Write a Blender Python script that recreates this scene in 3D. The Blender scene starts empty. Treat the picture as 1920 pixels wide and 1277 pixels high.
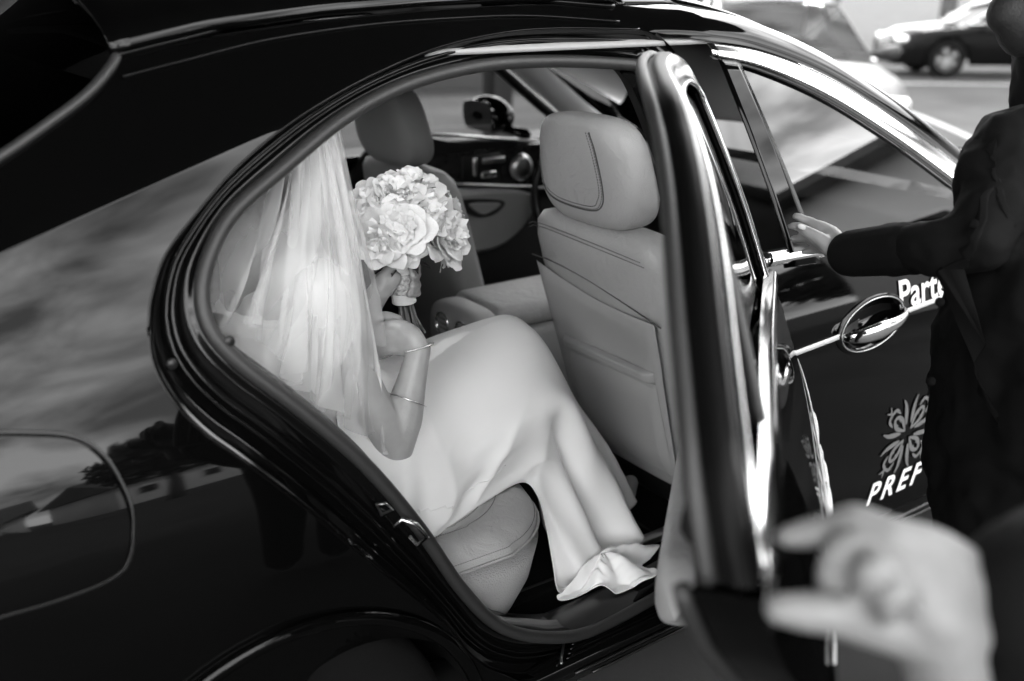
import bpy, bmesh, math, random
import numpy as np
from mathutils import Vector, Matrix, noise
random.seed(7)
R = math.radians
G = -.14        # height of the asphalt (the car is modelled from its own datum)
sc = bpy.context.scene

# ------------------------------------------------------------------ camera
CAM = np.array([-1.78, -1.33, 1.55]); HD, PT, RL = R(35.5), R(20), R(.3); FPX = 1867.0
_f = np.array([math.sin(HD)*math.cos(PT), math.cos(HD)*math.cos(PT), -math.sin(PT)])
_r = np.array([math.cos(HD), -math.sin(HD), 0]); _u = np.cross(_r, _f)
_r2 = _r*math.cos(RL)+_u*math.sin(RL); _u2 = -_r*math.sin(RL)+_u*math.cos(RL)
cd = bpy.data.cameras.new('camera'); cam = bpy.data.objects.new('camera', cd); sc.collection.objects.link(cam)
cd.sensor_width = 36; cd.lens = 36*FPX/1920; cd.clip_end = 500; cd.clip_start = .02
m = Matrix(((_r2[0], _u2[0], -_f[0], CAM[0]), (_r2[1], _u2[1], -_f[1], CAM[1]), (_r2[2], _u2[2], -_f[2], CAM[2]), (0, 0, 0, 1)))
cam.matrix_world = m
cd.dof.use_dof = True; cd.dof.focus_distance = 2.05; cd.dof.aperture_fstop = 2.0
sc.camera = cam

# ------------------------------------------------------------------ world, sun, exposure
W = bpy.data.worlds.new('World'); sc.world = W; W.use_nodes = True
nt = W.node_tree; N = nt.nodes; LK = nt.links
bg = N['Background']; bg.inputs['Strength'].default_value = .1
SUN_EL, SUN_AZ = R(48), R(60)      # azimuth measured from +Y towards +X
sky = N.new('ShaderNodeTexSky'); sky.sky_type = 'NISHITA'; sky.sun_disc = False
sky.sun_elevation = SUN_EL; sky.sun_rotation = SUN_AZ
bw = N.new('ShaderNodeRGBToBW'); LK.new(sky.outputs[0], bw.inputs[0])
tc = N.new('ShaderNodeTexCoord'); mp = N.new('ShaderNodeMapping'); mp.inputs['Scale'].default_value = (2.6, 2.6, 7.5)
mp.inputs['Location'].default_value = (.35, .1, .6)
LK.new(tc.outputs['Generated'], mp.inputs[0])
nz = N.new('ShaderNodeTexNoise'); nz.inputs['Scale'].default_value = 1.5; nz.inputs['Detail'].default_value = 7; nz.inputs['Roughness'].default_value = .55
nz.inputs['Distortion'].default_value = .35
LK.new(mp.outputs[0], nz.inputs['Vector'])
cr = N.new('ShaderNodeValToRGB'); e = cr.color_ramp.elements
e[0].position = .36; e[0].color = (2.6, 2.6, 2.6, 1); e[1].position = .62; e[1].color = (15, 15, 15, 1)
k = cr.color_ramp.elements.new(.5); k.color = (9, 9, 9, 1)
LK.new(nz.outputs['Fac'], cr.inputs[0])
mx = N.new('ShaderNodeMix'); mx.data_type = 'RGBA'; mx.inputs[0].default_value = .8
LK.new(bw.outputs[0], mx.inputs[6]); LK.new(cr.outputs[0], mx.inputs[7]); LK.new(mx.outputs[2], bg.inputs['Color'])
sl = bpy.data.lights.new('sun', 'SUN'); sl.energy = 1.2; sl.angle = R(10); sun = bpy.data.objects.new('sun', sl); sc.collection.objects.link(sun)
sd = Vector((math.sin(SUN_AZ)*math.cos(SUN_EL), math.cos(SUN_AZ)*math.cos(SUN_EL), math.sin(SUN_EL)))
sun.rotation_euler = sd.to_track_quat('Z', 'Y').to_euler()
sc.view_settings.view_transform = 'Standard'; sc.view_settings.look = 'None'; sc.view_settings.gamma = 1
sc.view_settings.use_curve_mapping = False; sc.view_settings.exposure = 3.25
sc.cycles.max_bounces = 10; sc.cycles.transparent_max_bounces = 24
sc.cycles.use_denoising = True

# ------------------------------------------------------------------ materials (black and white picture: neutral greys)
def mat(name, v, rough=.5, metal=0, spec=.5, bump=None, coat=0, sss=0, var=0, vscale=8, sheen=0, trans=0, wr=0):
    mt = bpy.data.materials.new(name); mt.use_nodes = True; t = mt.node_tree; b = t.nodes['Principled BSDF']
    b.inputs['Base Color'].default_value = (v, v, v, 1); b.inputs['Roughness'].default_value = rough
    b.inputs['Metallic'].default_value = metal; b.inputs['Specular IOR Level'].default_value = spec
    b.inputs['Coat Weight'].default_value = coat; b.inputs['Coat Roughness'].default_value = .02
    b.inputs['Sheen Weight'].default_value = sheen
    if sss:
        b.inputs['Subsurface Weight'].default_value = sss; b.inputs['Subsurface Radius'].default_value = (.01, .01, .01)
    c = t.nodes.new('ShaderNodeTexCoord')
    if var:
        n = t.nodes.new('ShaderNodeTexNoise'); n.inputs['Scale'].default_value = vscale; n.inputs['Detail'].default_value = 6
        t.links.new(c.outputs['Object'], n.inputs['Vector'])
        r = t.nodes.new('ShaderNodeValToRGB'); r.color_ramp.elements[0].position = .3; r.color_ramp.elements[1].position = .7
        a, bb = v*(1-var), v*(1+var)
        r.color_ramp.elements[0].color = (a, a, a, 1); r.color_ramp.elements[1].color = (bb, bb, bb, 1)
        t.links.new(n.outputs['Fac'], r.inputs[0]); t.links.new(r.outputs[0], b.inputs['Base Color'])
    if bump:
        kind, scale, st = bump
        if kind == 'noise':
            n = t.nodes.new('ShaderNodeTexNoise'); n.inputs['Detail'].default_value = 5; o = n.outputs['Fac']
        else:
            n = t.nodes.new('ShaderNodeTexVoronoi'); o = n.outputs['Distance']
        n.inputs['Scale'].default_value = scale; t.links.new(c.outputs['Object'], n.inputs['Vector'])
        bp = t.nodes.new('ShaderNodeBump'); bp.inputs['Strength'].default_value = st; bp.inputs['Distance'].default_value = .002
        t.links.new(o, bp.inputs['Height']); t.links.new(bp.outputs[0], b.inputs['Normal'])
        if wr:
            n2 = t.nodes.new('ShaderNodeTexNoise'); n2.inputs['Scale'].default_value = 26; n2.inputs['Detail'].default_value = 3; n2.inputs['Distortion'].default_value = 1.5
            t.links.new(c.outputs['Object'], n2.inputs['Vector']); b2 = t.nodes.new('ShaderNodeBump'); b2.inputs['Strength'].default_value = wr; b2.inputs['Distance'].default_value = .006
            t.links.new(n2.outputs['Fac'], b2.inputs['Height']); t.links.new(b2.outputs[0], bp.inputs['Normal'])
    return mt
PAINT = mat('black_paint', .0015, .03, coat=.0, spec=.22)
PAINT2 = mat('dark_gloss', .003, .16, spec=.16)
JAMB = mat('door_jamb_paint', .002, .10, spec=.3)
CHROME = mat('chrome', .82, .1, metal=1)
SATIN = mat('satin_chrome', .62, .28, metal=1)
FRAMEM = mat('frame_edge_satin_black', .004, .42, spec=.08, bump=('noise', 200, .08))
RUB = mat('rubber', .014, .42, bump=('noise', 300, .15))
RUB2 = mat('rubber_soft', .02, .5, bump=('noise', 300, .2))
PLAS = mat('black_plastic', .008, .32, bump=('voronoi', 700, .1))
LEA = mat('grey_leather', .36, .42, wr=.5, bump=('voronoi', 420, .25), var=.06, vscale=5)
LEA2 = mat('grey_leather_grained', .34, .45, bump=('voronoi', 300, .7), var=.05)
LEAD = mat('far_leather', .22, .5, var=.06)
TRIM = mat('grey_plastic_trim', .32, .5, bump=('noise', 400, .1))
HEADL = mat('light_headliner', .6, .8)
STITCH = mat('stitch_thread', .07, .8); STITCH2 = mat('pale_thread', .12, .8)
CARPET = mat('carpet', .006, .95, spec=.1, bump=('noise', 500, .8))
WOOD = mat('dark_wood_trim', .018, .25, var=.5, vscale=30)
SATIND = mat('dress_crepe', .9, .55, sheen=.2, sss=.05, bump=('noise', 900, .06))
SKIN = mat('skin', .34, .42, sss=.15, bump=('noise', 160, .25), var=.08, vscale=30)
SKIN2 = mat('skin_pale', .27, .45, sss=.15, bump=('noise', 120, .3), var=.08, vscale=30)
SKIN3 = mat('skin_weathered', .17, .5, sss=.1, bump=('noise', 120, .3), var=.12, vscale=25)
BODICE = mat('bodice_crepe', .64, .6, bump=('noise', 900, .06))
NAIL = mat('nail', .55, .2)
HAIR = mat('hair', .03, .5, bump=('noise', 80, .8))
BEARD = mat('beard', .008, .7, bump=('noise', 200, .9))
CLOTH = mat('black_jacket_cloth', .0035, .85, spec=.15, bump=('noise', 600, .4))
CLOTH2 = mat('dark_trousers_cloth', .003, .9, spec=.1, bump=('noise', 500, .4))
PETAL = mat('petal', .74, .5, sss=.12, var=.08, vscale=25)
STEM = mat('stem', .13, .5, var=.35, vscale=40)
LEAF = mat('leaf', .05, .5, var=.3, vscale=30)
RIBBON = mat('satin_ribbon', .7, .3, sheen=.2)
LACE = mat('beaded_lace', .42, .35, bump=('voronoi', 260, 1.0), var=.5, vscale=160)
ASPH = mat('asphalt', .038, .95, spec=.06, bump=('noise', 90, .5), var=.22, vscale=1.2)
LINE = mat('road_paint', .2, .8, spec=.1, var=.15, vscale=6)
SILVER = mat('silver_paint', .055, .5, spec=.08)
DARKCAR = mat('dark_car_paint', .004, .2, spec=.06)
TYRE = mat('tyre_rubber', .004, .9, spec=.1, bump=('noise', 120, .4))
ALLOY = mat('alloy', .22, .35, metal=.8)
CONC = mat('concrete', .06, .9, var=.12, vscale=.6)
ROOFT = mat('roof_tiles', .07, .9, var=.3, vscale=3)
WALLW = mat('white_render', .6, .9, var=.08, vscale=.8)
DARKM = mat('canopy_paint', .018, .6)
WHITE = mat('white_vinyl', .8, .5)
GREYV = mat('grey_vinyl', .11, .6)
JEWEL = mat('jewellery', .8, .15, metal=1)
FOL = mat('foliage', .05, .8, var=.5, vscale=3)
BARK = mat('bark', .08, .9, var=.3)

def glassmat(name, tint, refl=1.0, rough=.0):
    mt = bpy.data.materials.new(name); mt.use_nodes = True; t = mt.node_tree
    for n in list(t.nodes): t.nodes.remove(n)
    o = t.nodes.new('ShaderNodeOutputMaterial'); g = t.nodes.new('ShaderNodeBsdfGlossy'); g.inputs['Roughness'].default_value = rough
    tr = t.nodes.new('ShaderNodeBsdfTransparent'); tr.inputs['Color'].default_value = (tint, tint, tint, 1)
    fr = t.nodes.new('ShaderNodeFresnel'); fr.inputs['IOR'].default_value = 1.5*refl
    mx = t.nodes.new('ShaderNodeMixShader')
    t.links.new(fr.outputs[0], mx.inputs[0]); t.links.new(tr.outputs[0], mx.inputs[1]); t.links.new(g.outputs[0], mx.inputs[2]); t.links.new(mx.outputs[0], o.inputs[0])
    return mt
GLASS = glassmat('side_glass', .05, 1.25)
GLASSC = glassmat('clear_glass', .62, 1.0)
GLASSD = glassmat('privacy_glass', .05, .85)

def veilmat():
    mt = bpy.data.materials.new('veil_tulle'); mt.use_nodes = True; t = mt.node_tree
    for n in list(t.nodes): t.nodes.remove(n)
    o = t.nodes.new('ShaderNodeOutputMaterial'); d = t.nodes.new('ShaderNodeBsdfDiffuse'); d.inputs['Color'].default_value = (.9, .9, .9, 1)
    tl = t.nodes.new('ShaderNodeBsdfTranslucent'); tl.inputs['Color'].default_value = (.9, .9, .9, 1)
    a = t.nodes.new('ShaderNodeMixShader'); a.inputs[0].default_value = .4
    t.links.new(d.outputs[0], a.inputs[1]); t.links.new(tl.outputs[0], a.inputs[2])
    tr = t.nodes.new('ShaderNodeBsdfTransparent')
    uv = t.nodes.new('ShaderNodeUVMap'); uv.uv_map = 'UVMap'
    mp = t.nodes.new('ShaderNodeMapping'); mp.inputs['Scale'].default_value = (6, .9, 1)
    n = t.nodes.new('ShaderNodeTexNoise'); n.inputs['Scale'].default_value = 1; n.inputs['Detail'].default_value = 2; n.inputs['Distortion'].default_value = .5
    r = t.nodes.new('ShaderNodeValToRGB'); r.color_ramp.elements[0].position = .40; r.color_ramp.elements[0].color = (.15, .15, .15, 1)
    r.color_ramp.elements[1].position = .64; r.color_ramp.elements[1].color = (.42, .42, .42, 1)
    t.links.new(uv.outputs[0], mp.inputs[0]); t.links.new(mp.outputs[0], n.inputs['Vector']); t.links.new(n.outputs['Fac'], r.inputs[0])
    mx = t.nodes.new('ShaderNodeMixShader'); t.links.new(r.outputs[0], mx.inputs[0]); t.links.new(tr.outputs[0], mx.inputs[1]); t.links.new(a.outputs[0], mx.inputs[2])
    t.links.new(mx.outputs[0], o.inputs[0]); return mt
VEIL = veilmat()

# ------------------------------------------------------------------ helpers
col = sc.collection
def thing(name, label, cat, loc=(0, 0, 0), rz=0, group=None, kind=None):
    o = bpy.data.objects.new(name, None); col.objects.link(o); o.location = loc; o.rotation_euler = (0, 0, rz); o.empty_display_size = .1
    tag(o, label, cat, group, kind); return o
def tag(o, label=None, cat=None, group=None, kind=None):
    if label: o['label'] = label
    if cat: o['category'] = cat
    if group: o['group'] = group
    if kind: o['kind'] = kind
    return o
def mk(name, vs, fs, mt, parent=None, smooth=True, label=None, kind=None, uv=None, autos=None):
    me = bpy.data.meshes.new(name); me.from_pydata([tuple(map(float, v)) for v in vs], [], fs); me.update()
    if smooth: me.polygons.foreach_set('use_smooth', [True]*len(me.polygons))
    if uv:
        l = me.uv_layers.new(name='UVMap')
        for lp in me.loops: l.data[lp.index].uv = uv[lp.vertex_index]
    me.materials.append(mt)
    o = bpy.data.objects.new(name, me); col.objects.link(o)
    if parent: o.parent = parent
    tag(o, label, None, None, kind)
    if autos:
        md = o.modifiers.new('es', 'EDGE_SPLIT'); md.split_angle = R(autos)
    return o
class MB:
    def __init__(s): s.v = []; s.f = []
    def add(s, vs, fs):
        b = len(s.v); s.v += [tuple(map(float, v)) for v in vs]; s.f += [tuple(i+b for i in f) for f in fs]; return s
    def build(s, name, mt, parent=None, **k): return mk(name, s.v, s.f, mt, parent, **k)
def spl(pts, n, closed=False):
    P = np.array(pts, float)
    if closed: P = np.vstack([P[-1], P, P[0], P[1]])
    else: P = np.vstack([2*P[0]-P[1], P, 2*P[-1]-P[-2]])
    out = []
    for i in range(1, len(P)-2):
        for t in np.linspace(0, 1, 17)[:-1]:
            a, b, c, d = P[i-1], P[i], P[i+1], P[i+2]
            out.append(.5*((2*b)+(-a+c)*t+(2*a-5*b+4*c-d)*t*t+(-a+3*b-3*c+d)*t**3))
    out.append(P[-2]); out = np.array(out)
    L = np.r_[0, np.cumsum(np.linalg.norm(np.diff(out, axis=0), axis=1))]
    s = np.linspace(0, L[-1], n+1)[:-1] if closed else np.linspace(0, L[-1], n)
    return np.stack([np.interp(s, L, out[:, k]) for k in range(out.shape[1])], 1)
def frames(P, closed=False, ref=(0, 0, 1)):
    P = np.array(P); n = len(P); T = np.zeros_like(P)
    for i in range(n):
        a = P[(i-1) % n] if closed or i else P[0]; b = P[(i+1) % n] if closed or i < n-1 else P[-1]
        T[i] = (b-a)/(np.linalg.norm(b-a)+1e-9)
    ref = np.array(ref, float); U = []
    for i in range(n):
        u = ref-T[i]*(ref@T[i])
        if np.linalg.norm(u) < .15: u = (U[-1] if U else np.array([.3, .9, .2])); u = u-T[i]*(u@T[i])
        u = u/np.linalg.norm(u); U.append(u)
    U = np.array(U); V = np.cross(T, U); return T, U, V
def tubemesh(P, r, sides=10, closed=False, rb=None, ref=(0, 0, 1), cap=True):
    """r along ref direction, rb across"""
    P = np.array(P, float); n = len(P); T, U, V = frames(P, closed, ref)
    r = np.broadcast_to(np.array(r, float), (n,)) if np.ndim(r) < 1 or len(np.atleast_1d(r)) == 1 else np.interp(np.linspace(0, 1, n), np.linspace(0, 1, len(r)), r)
    if rb is None: rb = r
    else: rb = np.interp(np.linspace(0, 1, n), np.linspace(0, 1, len(np.atleast_1d(rb))), np.atleast_1d(rb)) if np.ndim(rb) else np.full(n, rb)
    vs = []; fs = []
    for i in range(n):
        for k in range(sides):
            a = 2*math.pi*k/sides; vs.append(P[i]+U[i]*math.cos(a)*r[i]+V[i]*math.sin(a)*rb[i])
    m = n if closed else n-1
    for i in range(m):
        for k in range(sides):
            j = (i+1) % n; k2 = (k+1) % sides; fs.append((i*sides+k, i*sides+k2, j*sides+k2, j*sides+k))
    if cap and not closed:
        for i, s in ((0, -1), (n-1, 1)):
            c = len(vs); vs.append(P[i]+T[i]*s*min(r[i], rb[i])*.5)
            for k in range(sides):
                q = (i*sides+k, i*sides+(k+1) % sides, c); fs.append(q if s > 0 else q[::-1])
    return vs, fs
def tube(name, P, r, mt, parent=None, sides=10, closed=False, rb=None, ref=(0, 0, 1), **k):
    v, f = tubemesh(P, r, sides, closed, rb, ref); return mk(name, v, f, mt, parent, **k)
def gridmesh(rows, cu=False, flip=False):
    n = len(rows); mm = len(rows[0]); vs = [p for r in rows for p in r]; fs = []
    for i in range(n-1):
        for j in range(mm if cu else mm-1):
            j2 = (j+1) % mm; q = (i*mm+j, i*mm+j2, (i+1)*mm+j2, (i+1)*mm+j); fs.append(q[::-1] if flip else q)
    return vs, fs
def grid(name, rows, mt, parent=None, cu=False, thick=0, off=0, **k):
    v, f = gridmesh(rows, cu); o = mk(name, v, f, mt, parent, **k)
    if thick:
        s = o.modifiers.new('solid', 'SOLIDIFY'); s.thickness = thick; s.offset = off
    return o
def rbox(name, c, s, mt, parent=None, bev=.01, seg=3, rot=None, fn=None, **k):
    bm = bmesh.new(); bmesh.ops.create_cube(bm, size=1)
    for v in bm.verts: v.co = Vector((v.co.x*s[0], v.co.y*s[1], v.co.z*s[2]))
    if bev: bmesh.ops.bevel(bm, geom=bm.edges[:], offset=min(bev, .49*min(s)), segments=seg, profile=.5, affect='EDGES')
    if fn:
        bmesh.ops.subdivide_edges(bm, edges=[e for e in bm.edges if e.calc_length() > .05], cuts=3, use_grid_fill=True)
        for v in bm.verts: v.co = Vector(fn(*v.co))
    if rot: bmesh.ops.rotate(bm, verts=bm.verts, matrix=rot)
    bmesh.ops.translate(bm, verts=bm.verts, vec=Vector(c))
    me = bpy.data.meshes.new(name); bm.to_mesh(me); bm.free(); me.materials.append(mt)
    me.polygons.foreach_set('use_smooth', [True]*len(me.polygons))
    o = bpy.data.objects.new(name, me); col.objects.link(o)
    if parent: o.parent = parent
    tag(o, k.get('label'), None, None, k.get('kind')); md = o.modifiers.new('es', 'EDGE_SPLIT'); md.split_angle = R(40)
    return o
def lathe(name, prof, mt, parent=None, n=28, M=None, **k):
    vs = []; fs = []
    for r, z in prof:
        for i in range(n): a = 2*math.pi*i/n; vs.append(Vector((r*math.cos(a), r*math.sin(a), z)))
    for j in range(len(prof)-1):
        for i in range(n): fs.append((j*n+i, j*n+(i+1) % n, (j+1)*n+(i+1) % n, (j+1)*n+i))
    if M: vs = [M @ v for v in vs]
    return mk(name, vs, fs, mt, parent, **k)
def plate(name, outline, nrm, th, mt, parent=None, bev=.003, **k):
    """closed 3-D outline (roughly planar) extruded along nrm by th with bevelled front rim"""
    P = np.array(outline); n = len(P); nr = np.array(nrm, float); nr /= np.linalg.norm(nr); c = P.mean(0)
    def ins(d): 
        q = P-c; L = np.linalg.norm(q, axis=1)[:, None]; return c+q*(1-d/np.maximum(L, 1e-4))
    rows = [P, P+nr*(th-bev), ins(bev)+nr*th]
    vs = [p for r in rows for p in r]; fs = []
    for j in range(2):
        for i in range(n): fs.append((j*n+i, j*n+(i+1) % n, (j+1)*n+(i+1) % n, (j+1)*n+i))
    fs.append(tuple(range(2*n, 3*n)))
    o = mk(name, vs, fs, mt, parent, **k); md = o.modifiers.new('es', 'EDGE_SPLIT'); md.split_angle = R(40); return o
def blob(name, chains, mt, parent=None, vox=.006, smooth=4, label=None, disp=None):
    """chains of (point, radius) become one continuous skin through a voxel remesh"""
    b = MB()
    for ch in chains:
        flat = 1
        if isinstance(ch, dict): flat = ch.get('flat', 1); ref = ch.get('ref', (0, 0, 1)); ch = ch['c']
        else: ref = (0, 0, 1)
        P = np.array([c[0] for c in ch], float); r = [c[1] for c in ch]
        n = max(3, 4*len(P)); Q = spl(P, n) if len(P) > 2 else np.linspace(P[0], P[1], n)
        L = np.r_[0, np.cumsum(np.linalg.norm(np.diff(P, axis=0), axis=1))]; L /= L[-1]
        rr = np.interp(np.linspace(0, 1, n), L, r)
        # rounded ends
        T, U, V = frames(Q, False, ref); pts = []; rad = []
        for s in (.0, .25, .5, .75): a = s*math.pi/2; pts.append(Q[0]-T[0]*rr[0]*math.cos(a)); rad.append(max(.12, math.sin(a))*rr[0])
        pts += list(Q); rad += list(rr)
        for s in (.75, .5, .25, .0): a = s*math.pi/2; pts.append(Q[-1]+T[-1]*rr[-1]*math.cos(a)); rad.append(max(.12, math.sin(a))*rr[-1])
        v, f = tubemesh(pts, rad, 14, rb=[x*flat for x in rad], ref=ref); b.add(v, f)
    o = b.build(name, mt, parent, label=label)
    md = o.modifiers.new('rm', 'REMESH'); md.mode = 'VOXEL'; md.voxel_size = vox; md.use_smooth_shade = True
    if smooth: md = o.modifiers.new('sm', 'SMOOTH'); md.factor = .5; md.iterations = smooth
    if disp:
        tx = bpy.data.textures.new(name+'_wrinkle', 'CLOUDS'); tx.noise_scale = disp[0]; tx.noise_depth = 2
        md = o.modifiers.new('dp', 'DISPLACE'); md.texture = tx; md.strength = disp[1]; md.mid_level = .5; md.texture_coords = 'LOCAL'
    return o
def ray(px, py, t):
    d = _f+_r2*(px-960)/FPX-_u2*(py-638.5)/FPX; return CAM+d*t
def onp(px, py, ax, v):
    d = _f+_r2*(px-960)/FPX-_u2*(py-638.5)/FPX; return CAM+d*((v-CAM[ax])/d[ax])

# body side section: how far the panel leans in with height
_z = np.linspace(-.2, 2, 441); _s = np.interp(_z, [.15, .3, .55, .7, .8, .9, 1.0, 1.2, 1.4], [-.15, -.03, .03, .10, .20, .33, .46, .56, .62])
_y = np.r_[0, np.cumsum((_s[1:]+_s[:-1])/2*np.diff(_z))]; _y -= np.interp(.55, _z, _y)
def ysf(x, z):
    y = float(np.interp(z, _z, _y))
    zc = 1.186+.304*(x+1.588)               # crease from the C pillar down into the rear shoulder
    w = min(1, max(0, (-.45-x)/.75)); w = w*w*(3-2*w)
    if w > 0 and z > .9:
        h = max(.05, zc-.9); s1 = .44; y9 = float(np.interp(.9, _z, _y))
        if z < zc: yr = y9+.33*(z-.9)+(s1-.33)*(z-.9)**2/(2*h)
        else:
            yr = y9+.33*h+(s1-.33)*h/2; e_ = z-zc; yr += s1*e_+.36*(e_-.012*(1-math.exp(-e_/.012)))
        y = y*(1-w)+yr*w
    if x < -1.5: y += (-1.5-x)**2*.10
    return y
def hit(px, py, off=0):
    lo, hi = .3, 6
    for _ in range(40):
        m_ = (lo+hi)/2; p = ray(px, py, m_)
        if p[1]-ysf(p[0], p[2])-off > 0: hi = m_
        else: lo = m_
    return ray(px, py, lo)
def S(x, z, off=0): return np.array([x, ysf(x, z)+off, z])

# ------------------------------------------------------------------ setting
def sheet(name, x0, x1, y0, y1, z, mt, kind='structure', parent=None, label=None):
    o = mk(name, [(x0, y0, z), (x1, y0, z), (x1, y1, z), (x0, y1, z)], [(0, 1, 2, 3)], mt, parent, smooth=False); tag(o, label, None, None, kind); return o
sheet('ground', -200, 200, -200, 200, G, ASPH)
exec_marks = []
def strip(P, w, z, name='road_marking', cat='road marking', label=None):
    P = spl(P, 24); T, U, V = frames([(p[0], p[1], 0) for p in P]); rows = [[(p[0]-v[0]*w, p[1]-v[1]*w, z), (p[0]+v[0]*w, p[1]+v[1]*w, z)] for p, v in zip(P, V)]
    o = grid(name, rows, LINE); tag(o, label, cat, None, 'structure'); return o
g1 = [onp(1560, 160, 2, G)[:2], onp(1720, 157, 2, G)[:2], onp(1960, 160, 2, G)[:2]]
o = strip([tuple(g) for g in g1], .10, G+.004); o['kind'] = 'structure'
g2 = [onp(1690, 205, 2, G)[:2], onp(1760, 232, 2, G)[:2], onp(1850, 275, 2, G)[:2], onp(1960, 350, 2, G)[:2]]
strip([tuple(g) for g in g2], .05, G+.004)

# dark canopy added out of view to darken the reflections in the paint
cp = thing('added_canopy', 'dark flat canopy roof on slim posts, added out of view above the black sedan for its reflections', 'canopy', (0, 0, 0))
rbox('added_canopy_roof', (-8.4, 3.5, 4.15), (23.4, 13.2, .3), DARKM, cp, bev=.02)
for x, y in ((-7, 6.5), (-12, 6.5), (-12.5, -2.6)):
    rbox('post', (x, y, 2), (.2, .2, 4), DARKM, cp, bev=.02)

fb = thing('building', 'dark plain building facade added beyond the far side of the black sedan to darken its reflections', 'building', (-10.5, 12, G))  # facade added to darken what the rear glass and roof mirror
rbox('wall', (0, 0, 3.6), (22, 1, 7.2), DARKM, fb, bev=.02)
for i_ in range(6):
    w_ = rbox('window', (-6.6+2.6*i_, -.52, 1.6), (1.5, .08, 1.8), PLAS, fb, bev=.01); rbox('pane', (-6.6+2.6*i_, -.57, 1.6), (1.3, .03, 1.6), GLASSD, w_, bev=0)
def house(loc, rz, w, d, h, label, nw=5, roofh=1.8):
    t = thing('house', label, 'house', loc, rz)
    rbox('wall', (0, 0, h/2), (w, d, h), WALLW, t, bev=.02)
    e = .5; v = [(-w/2-e, -d/2-e, h), (w/2+e, -d/2-e, h), (w/2+e, d/2+e, h), (-w/2-e, d/2+e, h), (-w/2-e, 0, h+roofh), (w/2+e, 0, h+roofh),
                 (-w/2-e, -d/2-e, h-.15), (w/2+e, -d/2-e, h-.15), (w/2+e, d/2+e, h-.15), (-w/2-e, d/2+e, h-.15)]
    mk('roof', v, [(0, 1, 5, 4), (2, 3, 4, 5), (0, 4, 3), (1, 2, 5), (0, 6, 7, 1), (1, 7, 8, 2), (2, 8, 9, 3), (3, 9, 6, 0), (9, 8, 7, 6)], ROOFT, t, smooth=False)
    for i in range(nw):
        x = -w/2+w*(i+.5)/nw
        for s in (-1, 1):
            f = rbox('window', (x, s*(d/2+.01), h*.55), (.9, .08, 1.2), WALLW, t, bev=.01)
            rbox('pane', (x, s*(d/2+.045), h*.55), (.74, .03, 1.04), GLASSD, f, bev=0)
    return t
house((12.2, -2.2, G), R(62), 10, 8, 4.4, 'white house with dark pitched roof beyond the front of the black sedan')
house((-8, -34, G), R(0), 16, 8, 3.2, 'long white house with dark pitched roof behind the photographer', 7)
house((10, -42, G), R(-20), 14, 8, 3.6, 'white house with tall pitched roof farthest behind the photographer', 5, 2.4)


def tree(loc, h, rr, label, seed):
    rnd = random.Random(seed); t = thing('tree', label, 'tree', loc)
    tube('trunk', [(0, 0, 0), (.05, .03, h*.3), (-.05, .05, h*.62)], [.2, .15, .08], BARK, t)
    b = MB()
    for i in range(1500):
        u = Vector((rnd.gauss(0, 1), rnd.gauss(0, 1), rnd.gauss(0, 1))).normalized()*rr*(rnd.random()**.4)
        nn = noise.noise(u*1.1+Vector((seed, 0, 0)))
        if nn < -.18: continue
        c = Vector((u.x, u.y, u.z*.8+h*.68)); s = .16+.12*rnd.random(); a = Vector((rnd.gauss(0, 1), rnd.gauss(0, 1), rnd.gauss(0, 1))).normalized(); bb = a.orthogonal().normalized()
        b.add([c-a*s, c+bb*s*.6, c+a*s, c-bb*s*.6], [(0, 1, 2, 3)])
    b.build('crown', FOL, t, smooth=False, kind='stuff')
for i, (x, y, h, rr) in enumerate([(-14, -17, 6, 2.2), (3, -19, 5.5, 2.0), (9.6, -6.6, 3.6, 1.6)]):
    tree((x, y, G), h, rr, ['round leafy tree left of the long white house', 'small leafy tree right of the long white house', 'low bushy tree beside the white house ahead of the sedan'][i], i+3)

for i_ in range(9):  # tree row added so the parked cars' paint reflects something dark
    a_ = R(18+8*i_); d_ = 27+3*math.sin(i_*2.3)
    tree((CAM[0]+d_*math.sin(a_), CAM[1]+d_*math.cos(a_), G), 8.5+1.5*math.sin(i_*1.7), 3.0, 'leafy tree in the added row behind the parked cars, %s from its left end' % ['first', 'second', 'third', 'fourth', 'fifth', 'sixth', 'seventh', 'eighth', 'ninth'][i_], 20+i_)
    bpy.data.objects[[o.name for o in bpy.data.objects if o.name.startswith('tree')][-1]]['group'] = 'row of trees added behind the parked cars for reflections'

# ------------------------------------------------------------------ the black sedan
car = thing('black_sedan', 'glossy black sedan with its rear door open and a bride sitting inside', 'car', (0, .93, 0))
class Rel:  # everything of the car is modelled in world coordinates; the empty sits at the car's centre
    pass
def CP(o):
    o.parent = car; o.matrix_parent_inverse = Matrix.Translation((0, -.93, 0)); return o

# contours traced on the panel
Apx = [(1200, 55), (1050, 53), (940, 62), (820, 90), (700, 140), (600, 195), (520, 250), (440, 320), (370, 400), (310, 480), (284, 560), (278, 620), (290, 690), (330, 760), (390, 820), (450, 862), (560, 945), (700, 1062), (820, 1160), (890, 1240)]
A3 = [hit(*p) for p in Apx]; A2 = [(p[0], p[2]) for p in A3]
ATOP = A2[:12]; AREAR = A2[11:]
A2 = [(-.105, .30), (-.105, .6), (-.105, .95), (-.125, 1.15), (-.16, 1.36), (-.20, 1.43)] + A2 + [(-.84, .245), (-.74, .20), (-.55, .185), (-.3, .185), (-.14, .20)]
Bpx = [(1190, 122), (1050, 114), (900, 122), (760, 157), (640, 220), (520, 318), (430, 400), (387, 480), (374, 550), (392, 618), (450, 682), (560, 765), (680, 868), (780, 985), (860, 1100), (930, 1168), (1010, 1190), (1100, 1180)]
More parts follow.
